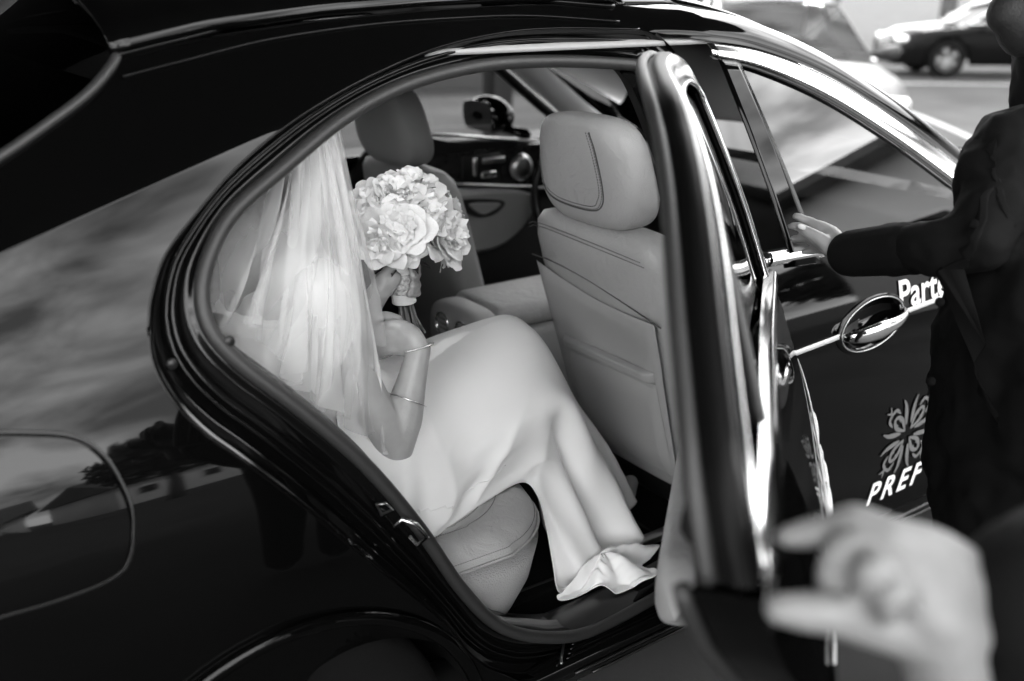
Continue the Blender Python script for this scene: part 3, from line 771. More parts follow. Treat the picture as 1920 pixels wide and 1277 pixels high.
# rear bench: cushion and back
def cushf(x, y, z): return (x, y, z)
def rc(name, yc, hy):
    n = 64; rows = []
    # plan outline: front corner rounded; layered in z
    def outline(ins, z):
        pts = []
        x0, x1, y0, y1 = (-1.35 if z > .44 else -.885), -.60-ins, yc-hy+ins, yc+hy-ins; r_ = .21
        q = [(x0, y0)] + [(x1-r_+r_*math.sin(a), y0+r_-r_*math.cos(a)) for a in np.linspace(0, math.pi/2, 12)] + [(x1-.02+.02*math.cos(a), lerp(y0+r_, y1, s)) for a, s in ((0, .3), (0, .6), (0, .9))] + [(x1-.03, y1), (x0, y1)]
        Q = spl(q, n); return [(p[0], p[1], z+(-.02*(p[0]+.62) if z > .4 else 0)) for p in Q]
    for ins, z in ((.05, .24), (.035, .27), (.012, .34), (.0, .42), (.002, .455)): rows.append(outline(ins, z))
    CP(grid(name, rows, LEA2))
    rows = [outline(i_, z) for i_, z in ((.002, .455), (.004, .470), (.014, .490), (.035, .503), (.07, .508), (.075, .505), (.08, .509), (.16, .513), (.4, .515))]
    c = CP(grid(name+'_top' if False else 'bench_top', rows, LEA))
    CP(tube('bench_piping', outline(.0, .457), .0035, LEA2, sides=8))
    for ins in (.066, .084):
        Q = spl(outline(ins, .5105), 720); b = MB()
        for i in range(0, 717, 2):
            v, f = tubemesh([Q[i], (Q[i]+Q[i+1])/2, Q[i+1]*.9+Q[i]*.1], .0011, 4); b.add(v, f)
        CP(b.build('stitching', STITCH2))
    Q = spl(outline(.006, .462+.012), 780); b = MB()
    for i in range(0, 777, 2):
        v, f = tubemesh([Q[i], (Q[i]+Q[i+1])/2, Q[i+1]*.9+Q[i]*.1], .0010, 4); b.add(v, f)
    CP(b.build('stitching', STITCH))
    return c
rc('bench_cushion', .44, .36)
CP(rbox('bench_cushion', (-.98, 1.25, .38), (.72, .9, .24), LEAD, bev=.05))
rows = []
for t in np.linspace(0, 1, 12): rows.append([(-1.22-.20*t+.02*math.cos(s*12), lerp(.12+.14*t, 1.74-.14*t, s), lerp(.48, 1.04, t)) for s in np.linspace(0, 1, 40)])
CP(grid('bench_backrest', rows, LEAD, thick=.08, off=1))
supers((-1.44, .58, 1.12), .05, .13, .08, 'rear_headrest', LEAD)
supers((-1.44, 1.28, 1.12), .05, .13, .08, 'rear_headrest', LEAD)
# side bolster / C pillar trim inside
CP(grid('pillar_trim', [[S(x, z, d) for x, z in Bc[150:300]] for d in (.10, .16)], PLAS))
# centre console with rear vents
CP(rbox('centre_console', (-.02, .93, .40), (.66, .24, .44), TRIM, bev=.03))
CP(rbox('console_armrest', (-.10, .93, .655), (.40, .25, .07), LEA, bev=.03))
cb = supers((-.33, .93, .60), .055, .14, .085, 'console_end', TRIM, .6, .5)
for y in (.862, .965):
    M_ = Matrix.Translation((-.386, y, .625)) @ Matrix.Rotation(R(-90), 4, 'Y') @ Matrix.Rotation(R(0), 4, 'Z')
    v_ = CP(lathe('air_vent', [(.030, -.01), (.036, .0), (.0355, .005), (.032, .006), (.030, .0), (.029, -.03)], CHROME, None, 32, M_))
    o = lathe('vent_core', [(.031, -.012), (.012, -.012), (.0, -.008)], RUB, None, 24, M_); o.parent = v_
    for k_ in (-.014, 0, .014):
        q = tube('vent_slat', [(-.384, y-.028, .625+k_), (-.384, y+.028, .625+k_)], .0018, PLAS, v_, sides=6)
CP(rbox('console_switch', (-.388, .80, .565), (.012, .03, .018), CHROME, bev=.004))

# far front door lining (y about 1.72)
def fy(px, py, y=1.72): return onp(px, py, 1, y)
def panel(name, pxs, y, th, mt, n=60): 
    P = spl([tuple(fy(a, b_, y)) for a, b_ in pxs], n, True); return CP(plate(name, P, (0, -1, 0), th, mt, bev=.008))
panel('far_door_lining', [(700, 262), (850, 262), (1010, 262), (1100, 300), (1090, 600), (1000, 620), (700, 620), (600, 500)], 1.76, .02, PLAS)
panel('far_wood_trim', [(690, 318), (800, 295), (900, 280), (1020, 268), (1060, 290), (1040, 345), (900, 342), (760, 338)], 1.735, .008, WOOD)
CP(tube('far_belt_strip', [fy(700, 250, 1.74), fy(850, 254, 1.74), fy(970, 262, 1.74)], .006, SATIN))
CP(tube('far_trim_line', [fy(690, 343, 1.72), fy(880, 346, 1.72), fy(985, 350, 1.72), fy(1020, 352, 1.72)], .006, SATIN))
P = spl([tuple(fy(a, b_, 1.72)) for a, b_ in [(700, 352), (860, 352), (975, 356), (990, 380), (970, 420), (930, 455), (880, 470), (800, 470), (700, 460)]], 60, True)
CP(plate('far_door_armrest', P, (0, -1, 0), .06, LEAD, bev=.02))
P = spl([tuple(fy(a, b_, 1.655)) for a, b_ in [(858, 378), (900, 372), (946, 378), (930, 400), (900, 408), (872, 398)]], 40, True)
CP(plate('far_door_handle_recess', P, (0, -1, 0), .004, RUB, bev=.002))
P = spl([tuple(fy(a, b_, 1.65)) for a, b_ in [(878, 384), (905, 380), (938, 382), (918, 398), (900, 402)]], 30, True)
CP(plate('far_pull_handle', P, (0, -1, 0), .008, LEAD, bev=.004))
c = fy(977, 313, 1.72); CP(lathe('tweeter', [(.0, .022), (.03, .02), (.046, .012), (.052, 0)], SATIN, None, 32, Matrix.Translation(c) @ Matrix.Rotation(R(90), 4, 'X')))
CP(rbox('seat_switch_plate', tuple(fy(902, 318, 1.725)), (.17, .012, .11), PLAS, bev=.005))
CP(rbox('seat_switch', tuple(fy(926, 300, 1.715)), (.10, .014, .022), SATIN, bev=.006))
CP(rbox('seat_switch', tuple(fy(916, 327, 1.712)), (.07, .014, .025), CHROME, bev=.008))
CP(rbox('seat_switch', tuple(fy(890, 313, 1.712)), (.02, .014, .07), CHROME, bev=.008))
# far window frame, A-pillar, windscreen, dashboard
CP(tube('far_pillar_trim', [(-.02, 1.52, 1.44), (.30, 1.55, 1.29), (.62, 1.62, 1.08), (.80, 1.66, .97)], [.04, .045, .05, .055], HEADL, rb=.02, ref=(.5, 0, .8)))
CP(tube('far_pillar_frame', [(-.1, 1.60, 1.42), (.20, 1.62, 1.30), (.50, 1.68, 1.10), (.66, 1.70, 1.0)], .02, PLAS))
CP(tube('far_mid_pillar', [(-.42, 1.70, .95), (-.47, 1.56, 1.40)], [.05, .04], PLAS, rb=.03))
CP(grid('far_side_glass', [[(x, lerp(1.78, 1.56, t), lerp(1.0, 1.40, t)) for x in np.linspace(-1.2, .70-.55*t, 12)] for t in (0, .5, 1)], GLASSC))
CP(grid('windscreen', [[(lerp(1.05, .12, t)+.05*math.sin(math.pi*s)*(1-t), lerp(lerp(.17, .33, t), lerp(1.69, 1.53, t), s), lerp(.95, 1.42, t)) for s in np.linspace(0, 1, 16)] for t in np.linspace(0, 1, 8)], GLASSC))
CP(rbox('dashboard', (.78, .93, .82), (.42, 1.5, .26), PLAS, bev=.06))
CP(grid('headliner', [[(x, y, 1.415+.03*math.sin(math.pi*(y-.3)/1.26)) for y in np.linspace(.33, 1.53, 14)] for x in np.linspace(-1.3, .05, 14)], TRIM, thick=.01))
CP(tube('steering_wheel', [(.42+.06*math.sin(a), 1.41+.19*math.cos(a), .86+.18*math.sin(a)) for a in np.linspace(0, 2*math.pi, 40, endpoint=False)], .014, PLAS, closed=True))
CP(supers((-.0, 0, 0), .04, .10, .035, 'rear_view_mirror', RUB)) if False else None
# far exterior mirror
P0 = onp(918, 215, 1, 1.96)
def mirf(x, y, z): return (x, y, z)
mc = P0
CP(grid('far_mirror', [[(mc[0]+.06*math.cos(ph)*abs(math.cos(th))**.6*math.copysign(1, math.cos(th))+.0, mc[1]+.0+.13*math.cos(ph)*math.sin(th), mc[2]+.075*math.sin(ph)) for th in np.linspace(0, 2*math.pi, 28, endpoint=False)] for ph in np.linspace(-math.pi/2, math.pi/2, 16)], PAINT, cu=True))
q = spl([(mc[0]-.052, mc[1]+a, mc[2]+b_) for a, b_ in ((-.10, 0), (-.085, .05), (0, .058), (.09, .048), (.105, 0), (.08, -.05), (0, -.056), (-.085, -.05))], 40, True)
CP(plate('far_mirror_glass', q, (-1, -.0, 0), .006, mat('mirror', .35, .02, metal=1), bev=.002))
CP(tube('far_mirror_arm', [(mc[0]+.02, mc[1]-.08, mc[2]-.05), (mc[0]+.04, 1.76, .99)], .02, PAINT))
# far side and rear outer shell so the car is closed
def mir(rows): return [[(p[0], 1.86-p[1], p[2]) for p in r] for r in rows]
CP(grid('far_body_side', [[(x, 1.86-ysf(x, z), z) for x in np.linspace(-2.5, 2.5, 50)] for z in np.linspace(.2, .97, 20)], PAINT, thick=.003))
CP(grid('far_rail', [[(p[0], 1.86-p[1], p[2]) for p in r] for r in rr_rows], PAINT, thick=.003))
CP(grid('far_quarter_panel', mir(rows_) if False else [[(p[0], 1.86-p[1], p[2]) for p in r] for r in outgrid(inn, out1, 20)], PAINT, thick=.002))
CP(grid('boot_lid', [[(x, y, 1.04+.02*math.sin(math.pi*y/1.86)-.12*max(0, -2.3-x)) for y in np.linspace(.10, 1.76, 20)] for x in np.linspace(-2.55, -1.95, 8)], PAINT, thick=.003))
CP(rbox('rear_bumper', (-2.5, .93, .55), (.2, 1.6, .75), PAINT, bev=.08))

# ------------------------------------------------------------------ the open rear door (modelled shut, swung on its hinge)
HX, HY, TH = -.03, -.05, R(41.2)
hinge = bpy.data.objects.new('rear_door', None); col.objects.link(hinge); hinge.location = (0, 0, 0); hinge.parent = car
hinge.matrix_parent_inverse = Matrix.Translation((0, -.93, 0))
ct, st = math.cos(TH), math.sin(TH)
def swing(p):
    a, b_ = p[0]-HX, p[1]-.12*max(0, p[2]-1.0)-HY; return np.array([HX+a*ct-b_*st, HY+a*st+b_*ct, p[2]])
def DP(name, rows, mt, cu=False, **k):
    o = grid(name, [[swing(p) for p in r] for r in rows], mt, hinge, cu=cu, **k); return o
def DT(name, P, r, mt, **k): return tube(name, [swing(p) for p in P], r, mt, hinge, **k)
DF = -.115                                           # front edge of the door
def offin(P, d):
    T, U, V = frames([(p[0], 0, p[1]) for p in P], ref=(0, 1, 0)); out = []
    for p, t in zip(P, T): out.append((p[0]-t[2]*d, p[1]+t[0]*d))
    return np.array(out)
top = [p for p in ATOP if p[0] < -.45]
fr = spl([(DF-.03, .96), (DF-.045, 1.15), (DF-.075, 1.33), (DF-.11, 1.39), (DF-.19, 1.418), (-.45, 1.430)] + [(x, z-.012) for x, z in top[2:]], 160)
sgn = 1
t_ = offin(fr, .05)
if abs(t_[60][1]) > abs(fr[60][1]): sgn = -1
def frow(d, off): return [S(x, z, off) for x, z in offin(fr, sgn*d)]
# section: outer face, outer rim, inner face
DP('door_frame', [frow(.045, .018), frow(.045, .004), frow(.040, .0), frow(.030, -.001), frow(.012, -.001), frow(.003, .001), frow(0, .006)], PAINT2)
DP('door_frame_edge', [frow(0, .006), frow(-.001, .010), frow(-.003, .013), frow(-.003, .026), frow(.003, .028), frow(.004, .036), frow(.008, .046), frow(.014, .050), frow(.030, .052), frow(.046, .048), frow(.047, .02)], FRAMEM)
DT('frame_seal', frow(.004, .046), .009, RUB2, sides=10)
DT('frame_seal', frow(.040, .052), .006, RUB, sides=8)
DT('frame_chrome_strip', frow(.047, .0), .006, CHROME, sides=8, rb=.005)
# glass and divider bar
gx = np.linspace(-1.34, DF-.065, 60)
infr = offin(fr, sgn*.043); o_i = np.argsort(infr[:, 0])
msk = infr[:, 1] > 1.0
def zg(x):
    q = infr[(infr[:, 1] > 1.02)]; i = np.argsort(q[:, 0]); return float(np.interp(x, q[i, 0], q[i, 1]))
DP('door_glass', [[S(x, lerp(zbelt(x)+.0, max(zbelt(x)+.005, zg(x)), t), .012) for x in gx] for t in np.linspace(0, 1, 14)], GLASS)
xd = -1.02
DT('glass_divider', [S(lerp(xd, xd+.06, t), lerp(zbelt(xd), zg(xd+.06), t), .006) for t in np.linspace(0, 1, 12)], .010, RUB, rb=.008)
# lower skin
def bulge(x, z):
    t = min(1, max(0, (z-.215)/(.95-.215))); s_ = min(1, max(0, (x+1.3)/(1.3+DF))); return -.055*math.sin(math.pi*t)**.7*math.sin(math.pi*(.04+.92*s_))**.5
def xr(z): return xat(z)+.008
def dz0(): return .205
rows = []
for k_ in range(45):
    t = k_/44; row = []
    for s in np.linspace(0, 1, 50):
        zt = zbelt(-1.3); z_a = lerp(.215, zt-.01, t); xa = xr(z_a) if z_a < 1.06 else -1.41
        x = lerp(xa, DF, s); z = lerp(.215, zbelt(x)-.01, t); row.append(S(x, z, bulge(x, z) if 0 < k_ < 44 else 0))
    rows.append(row)
DP('door_skin', rows, PAINT)
# shut faces round the lower door and inner panel
edge = [r[0] for r in rows][::-1] + rows[0][1:]
def edg(d, off): 
    cxy = np.array([-.6, 0, .62]); out = []
    for p in edge:
        v = cxy-np.array([p[0], 0, p[2]]); v /= np.linalg.norm(v); out.append(np.array([p[0]+v[0]*d, p[1]+off, p[2]+v[2]*d]))
    return out
DP('door_shut_face', [edg(0, 0), edg(-.002, .006), edg(.002, .016), edg(.012, .03), edg(.014, .055), edg(.03, .065)], JAMB)
DT('door_seal_inner', edg(.024, .072), .009, RUB2, sides=10)
inner = []
for k_ in range(20):
    t = k_/19; row = []
    for s in np.linspace(0, 1, 30):
        z = lerp(.245, zbelt(-.7), t); xa = xr(min(z, 1.03))+.03; x = lerp(xa, DF-.01, s); row.append(S(x, z, .07+.02*math.sin(math.pi*t)))
    inner.append(row)
DP('door_inner_panel', inner, PLAS)
fedge = [[S(DF, z, d) for z in np.linspace(.22, .955, 24)] for d in (0, .03, .06, .09)]
DP('door_front_face', fedge, JAMB)
rows = [[S(x, zbelt(x)+dz_, off) for x in np.linspace(-1.36, DF-.01, 50)] for dz_, off in ((-.014, .0), (-.010, -.014), (.004, -.020), (.014, -.012), (.018, .004))]
DP('door_belt_chrome', rows, CHROME)
DT('door_inner_cap', [S(x, zbelt(x), .06) for x in np.linspace(-1.3, DF-.02, 30)], .022, PLAS)
# grey leather armrest with pull recess, end towards the rear of the door
ar = []
def armsec(x, z0, z1, y1, z): pass
rows = []
for s in np.linspace(0, 1, 24):
    x = lerp(-.97, -.40, s); k_ = max(.02, math.sin(min(1, s*7)*math.pi/2))*min(1, (1-s)*12+.02); zc = .69+.02*s; hz_ = .055*k_; hy_ = .036*k_
    rows.append([(x, ysf(x, .6)+.185+hy_*math.copysign(abs(math.cos(a))**.6, math.cos(a)), zc+hz_*math.copysign(abs(math.sin(a))**.6, math.sin(a))) for a in np.linspace(0, 2*math.pi, 28, endpoint=False)])
DP('door_armrest', rows, LEA, cu=True)
rows = []
for s in np.linspace(0, 1, 20):
    x = lerp(-.80, -.45, s); k_ = max(.02, math.sin(min(1, s*6)*math.pi/2))*min(1, (1-s)*12+.02)
    rows.append([(x, ysf(x, .6)+.16+.02*k_*math.cos(a), .79+.03*s+.04*k_*math.sin(a)) for a in np.linspace(0, 2*math.pi, 20, endpoint=False)])
DP('door_pull', rows, LEA, cu=True)
hp = [S(-1.13, .80, -.004), S(-1.12, .80, -.012), S(-1.05, .798, -.016), S(-.98, .792, -.012), S(-.96, .788, -.004)]
DT('door_handle', spl([tuple(p) for p in hp], 24), [.006, .009, .010, .009, .006], PAINT2, sides=12, rb=.006)
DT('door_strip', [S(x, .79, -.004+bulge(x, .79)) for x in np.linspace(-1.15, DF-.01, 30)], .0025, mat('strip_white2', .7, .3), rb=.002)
# blurred cursive lettering: looping pen stroke, and the door crease's highlight drawn as thin white lines
pen = []
for i in range(150):
    u = i/149; pen.append((-.20-.0*u-.44*(1-u), .70+.045*math.sin(u*44)+.03*math.sin(u*13), u*44))
P = [S(x+.018*math.cos(w_), z, -.005+bulge(x+.018*math.cos(w_), z)) for x, z, w_ in pen]
DT('lettering', P, .0055, WHITE, sides=6, rb=.002, ref=(0, 0, 1))
DT('crease_highlight', [S(x, z, -.004+bulge(x, z)) for x, z in spl([(-.66, .52), (-.45, .45), (-.25, .40), (-.14, .38)], 30)], .003, WHITE, rb=.002)
DT('crease_highlight', [S(x, z, -.004+bulge(x, z)) for x, z in spl([(-.18, .74), (-.15, .56), (-.14, .38)], 60)], .0025, WHITE, rb=.0015)

# ------------------------------------------------------------------ the bride
bride = thing('person', 'bride in a long white dress and sheer veil sitting on the rear seat', 'person', (-1.05, .45, .5))
def BR(o): o.parent = bride; o.matrix_parent_inverse = Matrix.Translation((1.05, -.45, -.5)); return o
sh_r = onp(600, 545, 1, .30); el = onp(742, 838, 1, .235); wr = onp(786, 655, 1, .27); 
hipr, hipl = (-1.10, .33, .60), (-1.10, .53, .60)
bb = onp(752, 520, 1, .42)
ch = [
 {'c': [((-1.10, .43, .60), .15), ((-1.11, .43, .74), .115), ((-1.09, .43, .86), .125), ((-1.08, .43, .95), .11)], 'flat': 1.25, 'ref': (1, 0, 0)},
 [((-1.08, .43, .98), .055), ((-1.06, .43, 1.08), .05)],
 [((-1.05, .43, 1.14), .078), ((-1.06, .43, 1.21), .085)],
 [((-1.10, .34, .60), .085), ((-.80, .36, .615), .065), ((-.52, .39, .655), .046), ((-.50, .39, .63), .044)],
 [((-1.10, .52, .60), .085), ((-.80, .52, .615), .065), ((-.50, .50, .66), .046), ((-.48, .50, .63), .044)],
 [((-.50, .39, .63), .044), ((-.45, .38, .45), .042), ((-.43, .37, .27), .030), ((-.37, .37, .235), .028)],
 [((-.48, .50, .64), .044), ((-.40, .50, .45), .042), ((-.24, .49, .27), .034), ((-.17, .48, .235), .030)],
 # near arm: shoulder, elbow, wrist
 [(tuple(sh_r), .05), (tuple((np.array(sh_r)+el)/2+np.array([-.01, 0, 0])), .042), (tuple(el), .036)],
 [(tuple(el), .036), (tuple(lerp(np.array(el), np.array(wr), .3)), .040), (tuple(lerp(np.array(el), np.array(wr), .7)), .029), (tuple(wr), .0235)],
 # far arm
 [((-1.07, .60, .95), .048), ((-1.0, .66, .78), .040), ((-.90, .55, .80), .034), (tuple(onp(712, 545, 1, .47)), .024)],
]
# near hand, back of the hand up, fingers running under the veil
for (xa, ya), ra in (((752, 618), .019), ((750, 634), .020), ((752, 650), .018)):
    ch.append([(tuple(wr), .0215), (tuple(onp(772, (ya+640)/2, 1, .285)), .021), (tuple(onp(xa, ya, 1, .31)), ra)])
for k_ in range(4):
    y_ = 608+16*k_
    b0 = onp(756, y_+2, 1, .302); b1 = onp(734, y_, 1, .315); b2 = onp(716, y_+6, 1, .335); b3 = onp(704, y_+16, 1, .35)
    ch.append([(tuple(b0), .0115), (tuple(b1), .0105), (tuple(b2), .0095), (tuple(b3), .008)])
ch.append([(tuple(onp(745, 600, 1, .33)), .012), (tuple(onp(722, 592, 1, .35)), .010), (tuple(onp(704, 596, 1, .36)), .008)])
# far hand gripping the bouquet handle
ch.append([(tuple(onp(712, 548, 1, .47)), .022), (tuple(onp(722, 530, 1, .475)), .028), (tuple(onp(734, 522, 1, .47)), .022)])
for k_, (xe, ye) in enumerate(((786, 502), (790, 516), (789, 535), (783, 551))):
    b0 = onp(726, 512+12*k_, 1, .485); b1 = onp(752, 502+14*k_, 1, .525); b2 = onp(782, ye-2, 1, .492); b3 = onp(xe-16, ye+1, 1, .452)
    ch.append([(tuple(b0), .0098), (tuple(b1), .0095), (tuple(b2), .0098), (tuple(b3), .0080)])
ch.append([(tuple(onp(716, 520, 1, .47)), .012), (tuple(onp(735, 500, 1, .455)), .010), (tuple(onp(752, 494, 1, .452)), .008)])
BR(blob('bride_body', ch, SKIN, None, vox=.0045, smooth=3))
BR(blob('hair', [[((-1.08, .43, 1.12), .08), ((-1.09, .43, 1.20), .094)], [((-1.13, .42, 1.12), .06), ((-1.13, .42, 1.02), .065), ((-1.14, .42, .95), .05)]], HAIR, None, vox=.01))
# face features (hidden behind the veil)
BR(supers((-.965, .43, 1.165), .015, .012, .02, 'nose', SKIN, 1, 1)) if False else None
# bodice
bod = [{'c': [((-1.10, .43, .58), .165), ((-1.11, .43, .74), .125), ((-1.09, .43, .86), .135), ((-1.08, .43, .94), .122), ((-1.075, .43, .975), .09)], 'flat': 1.27, 'ref': (1, 0, 0)}]
sv = np.array(sh_r)
bod.append([(tuple(sv+np.array([-.02, .06, .005])), .06), (tuple(sv+np.array([0, 0, -.005])), .066), (tuple(sv+np.array([.008, -.004, -.10])), .064)])
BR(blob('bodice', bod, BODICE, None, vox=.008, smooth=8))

# skirt: rings of five control points
RG = [
 [(-1.10, .15, .52), (-1.08, .19, .66), (-1.00, .40, .82), (-1.05, .62, .76), (-1.08, .72, .53)],
 [(-.98, .13, .515), (-.96, .17, .64), (-.92, .40, .785), (-.94, .60, .74), (-.96, .72, .53)],
 [(-.86, .17, .512), (-.84, .205, .63), (-.80, .40, .745), (-.80, .60, .71), (-.82, .72, .53)],
 [(-.74, .215, .512), (-.70, .23, .65), (-.66, .42, .765), (-.66, .59, .74), (-.68, .70, .55)],
 [(-.625, .25, .505), (-.57, .245, .67), (-.53, .43, .79), (-.53, .57, .765), (-.55, .68, .58)],
 [(-.585, .245, .46), (-.50, .27, .66), (-.465, .43, .775), (-.46, .56, .755), (-.47, .66, .58)],
 [(-.57, .23, .38), (-.45, .27, .60), (-.41, .42, .70), (-.40, .55, .68), (-.42, .65, .50)],
 [(-.56, .215, .29), (-.42, .25, .46), (-.35, .40, .56), (-.33, .54, .54), (-.35, .64, .40)],
 [(-.555, .20, .225), (-.39, .225, .32), (-.28, .37, .40), (-.26, .52, .38), (-.28, .62, .30)],
 [(-.53, .19, .215), (-.36, .20, .24), (-.23, .33, .26), (-.20, .50, .26), (-.22, .60, .24)],
]
m1 = 120; base = np.array([spl(r_, m1) for r_ in RG]); ns = 130
sk = np.zeros((ns, m1, 3))
for j in range(m1): sk[:, j] = spl([tuple(p) for p in base[:, j]], ns)
def smooth01(a, lo, hi): t = np.clip((a-lo)/(hi-lo), 0, 1); return t*t*(3-2*t)
rows = []
for i in range(ns):
    s = i/(ns-1); row = []
    for j in range(m1):
        u = j/(m1-1); p = sk[i, j].copy()
        pa = sk[i, max(0, j-1)]; pb = sk[i, min(m1-1, j+1)]; qa = sk[max(0, i-1), j]; qb = sk[min(ns-1, i+1), j]
        nrm = np.cross(pb-pa, qb-qa); nrm /= np.linalg.norm(nrm)+1e-9
        w = float(smooth01(s, .52, .95)); edgef = float(smooth01(u, .0, .04))
        ph = u*24+2.2*math.sin(s*4+u*3)
        f_ = w*.032*(math.sin(ph)+.5*math.sin(ph*1.9+1.3)) + w*.013*noise.noise(Vector((u*7, s*3, 2)))
        # soft diagonal folds over the lap
        lap = (1-w)
        dg = u*5.0+s*9.0+1.2*noise.noise(Vector((u*3, s*4, 5))); f_ += lap*.012*(1-2*abs(math.sin(dg)))*(.3+.7*noise.noise(Vector((u*3+4, s*3, 0)))) + lap*.018*noise.noise(Vector((u*4, s*6, 0)))
        f_ += .012*noise.noise(Vector((u*16, s*9, 3)))*math.exp(-((u-.12)/.10)**2)*math.exp(-((s-.42)/.16)**2)
        # deep valley falling from the knee
        f_ += -.030*math.exp(-((u-.20-.12*(s-.5))/.035)**2)*float(smooth01(s, .50, .66))
        f_ += .022*math.exp(-((u-.28-.08*(s-.5))/.05)**2)*float(smooth01(s, .46, .6))
        f_ += .007*(1-2*abs(math.sin(s*16-u*7+2*noise.noise(Vector((s*5, u*5, 8))))))*math.exp(-((u-.06)/.14)**2)*(1-w)
        # creases gathered at the hip and above the seat corner
        f_ += .006*math.sin(s*60)*math.exp(-((s-.12)/.08)**2)*math.exp(-((u-.08)/.12)**2)
        p = p-nrm*f_*edgef if nrm[1] > 0 else p+nrm*f_*edgef
        p[2] = max(p[2], .207)
        row.append(p)
    rows.append(row)
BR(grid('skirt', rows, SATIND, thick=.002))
BR(tube('skirt_seam', [np.array(rows[i][9+int(3*math.sin(i/9))])+np.array([0, -.0016, .001]) for i in range(14, 62)], .0012, SATIND, sides=5))
# hem spill: crumpled cloth pooling on the sill, a lobed fan with radial folds
tc_ = onp(1128, 1040, 2, .29); rows = []
for i in range(46):
    r0 = i/45; row = []
    for j in range(150):
        a = -2.9+j/149*3.6; lob = 1+.16*math.sin(a*4+.6)+.12*math.sin(a*7+2)
        fold = (1.3*math.sin(a*6.3+1.8*math.sin(r0*2.4)+.8)+.6*math.sin(a*11+r0*4))
        rr_ = .125*r0*lob*(1+.25*max(0, math.cos(a+.5)))
        z = .295-.05*min(1, r0*1.15)**1.7+.016*fold*r0*(1.1-.5*r0)+.008*noise.noise(Vector((r0*6, a*2, 0)))
        row.append((tc_[0]+rr_*math.cos(a), tc_[1]+rr_*math.sin(a)*.62, max(.243, z)))
    rows.append(row)
BR(grid('train', rows, SATIND, thick=.002))
# shoe of the far foot
BR(blob('shoe', [[(tuple(onp(1150, 965, 2, .225)), .03), (tuple(onp(1168, 935, 2, .235)), .032), (tuple(onp(1182, 905, 2, .25)), .022)]], mat('shoe_satin', .45, .35), None, vox=.005))
# veil: several gathered layers hanging from the crown of the head
apex = np.array([-1.05, .42, 1.33])
def veil(name, top_a, top_b, bot_a, bot_b, seed, folds, amp, bulge, nrow=90, ncol=220):
    """gathered cloth between an upper and a lower edge"""
    rows = []; uvs = []
    ta, tb, ba, bb_ = map(np.array, (top_a, top_b, bot_a, bot_b))
    for i in range(nrow):
        s = i/(nrow-1); row = []
        for j in range(ncol):
            u = j/(ncol-1); T_ = ta*(1-u)+tb*u; B_ = ba*(1-u)+bb_*u
            p = T_*(1-s)+B_*s
            out_ = np.array([-.15, -1, 0.05])*bulge*math.sin(math.pi*s**.8)*math.sin(math.pi*(.1+.8*u))
            uu = u+.10*noise.noise(Vector((u*2, s*1.6, seed)))*s
            a_ = amp*(.35+.9*s)
            n1_ = noise.noise(Vector((uu*folds*1.3, s*.9+seed, seed))); n2_ = noise.noise(Vector((uu*folds*2.0, s*1.3, seed+7))); n3_ = noise.noise(Vector((uu*folds*.8, s*.7, seed+17)))
            q = np.array([.55, -.83, 0])*a_*(5.0*n1_+.8*(1-2*abs(n2_))) + np.array([.83, .55, 0])*a_*4.5*n3_
            row.append(p+out_+q); uvs.append((u, s))
        rows.append(row)
    v, f = gridmesh(rows); return BR(mk(name, v, f, VEIL, None, uv=uvs))
# over the near shoulder, down to the seat
veil('veil', onp(575, 222, 1, .37), onp(625, 225, 1, .40), onp(575, 740, 1, .20), onp(722, 850, 1, .22), 1, 7, .010, .045)
veil('veil', onp(560, 215, 1, .40), onp(632, 225, 1, .43), onp(450, 600, 1, .24), onp(716, 640, 1, .34), 5, 6, .012, .03)
# back drape spreading behind her towards the seat back
veil('veil', onp(520, 215, 1, .42), onp(612, 215, 1, .40), onp(360, 560, 1, .27), onp(600, 760, 1, .20), 9, 8, .014, .01)
# bracelets
def bracelet(c, ax, r, mt, name, rr=.0018, beads=0):
    ax = Vector(ax).normalized(); a = ax.orthogonal().normalized(); b_ = ax.cross(a)
    P = [Vector(c)+a*math.cos(t)*r+b_*math.sin(t)*r for t in np.linspace(0, 2*math.pi, 48, endpoint=False)]
    if not beads: return BR(tube(name, [tuple(p) for p in P], rr, mt, closed=True, sides=6))
    b2_ = MB()
    for p in P: 
        v, f = tubemesh([p-ax*.0018, p, p+ax*.0018], [.0012, .0024, .0012], 6); b2_.add(v, f)
    return BR(b2_.build(name, mt))
elv, wrv = Vector(el), Vector(wr); axw = wrv-elv
bracelet(wrv+axw.normalized()*.004, (axw.normalized()+Vector((-.5, .2, .1))), .0285, JEWEL, 'bracelet', beads=1)
bracelet(elv.lerp(wrv, .48), axw.normalized()+Vector((.15, 0, .0)), .040, JEWEL, 'bangle', .0012)

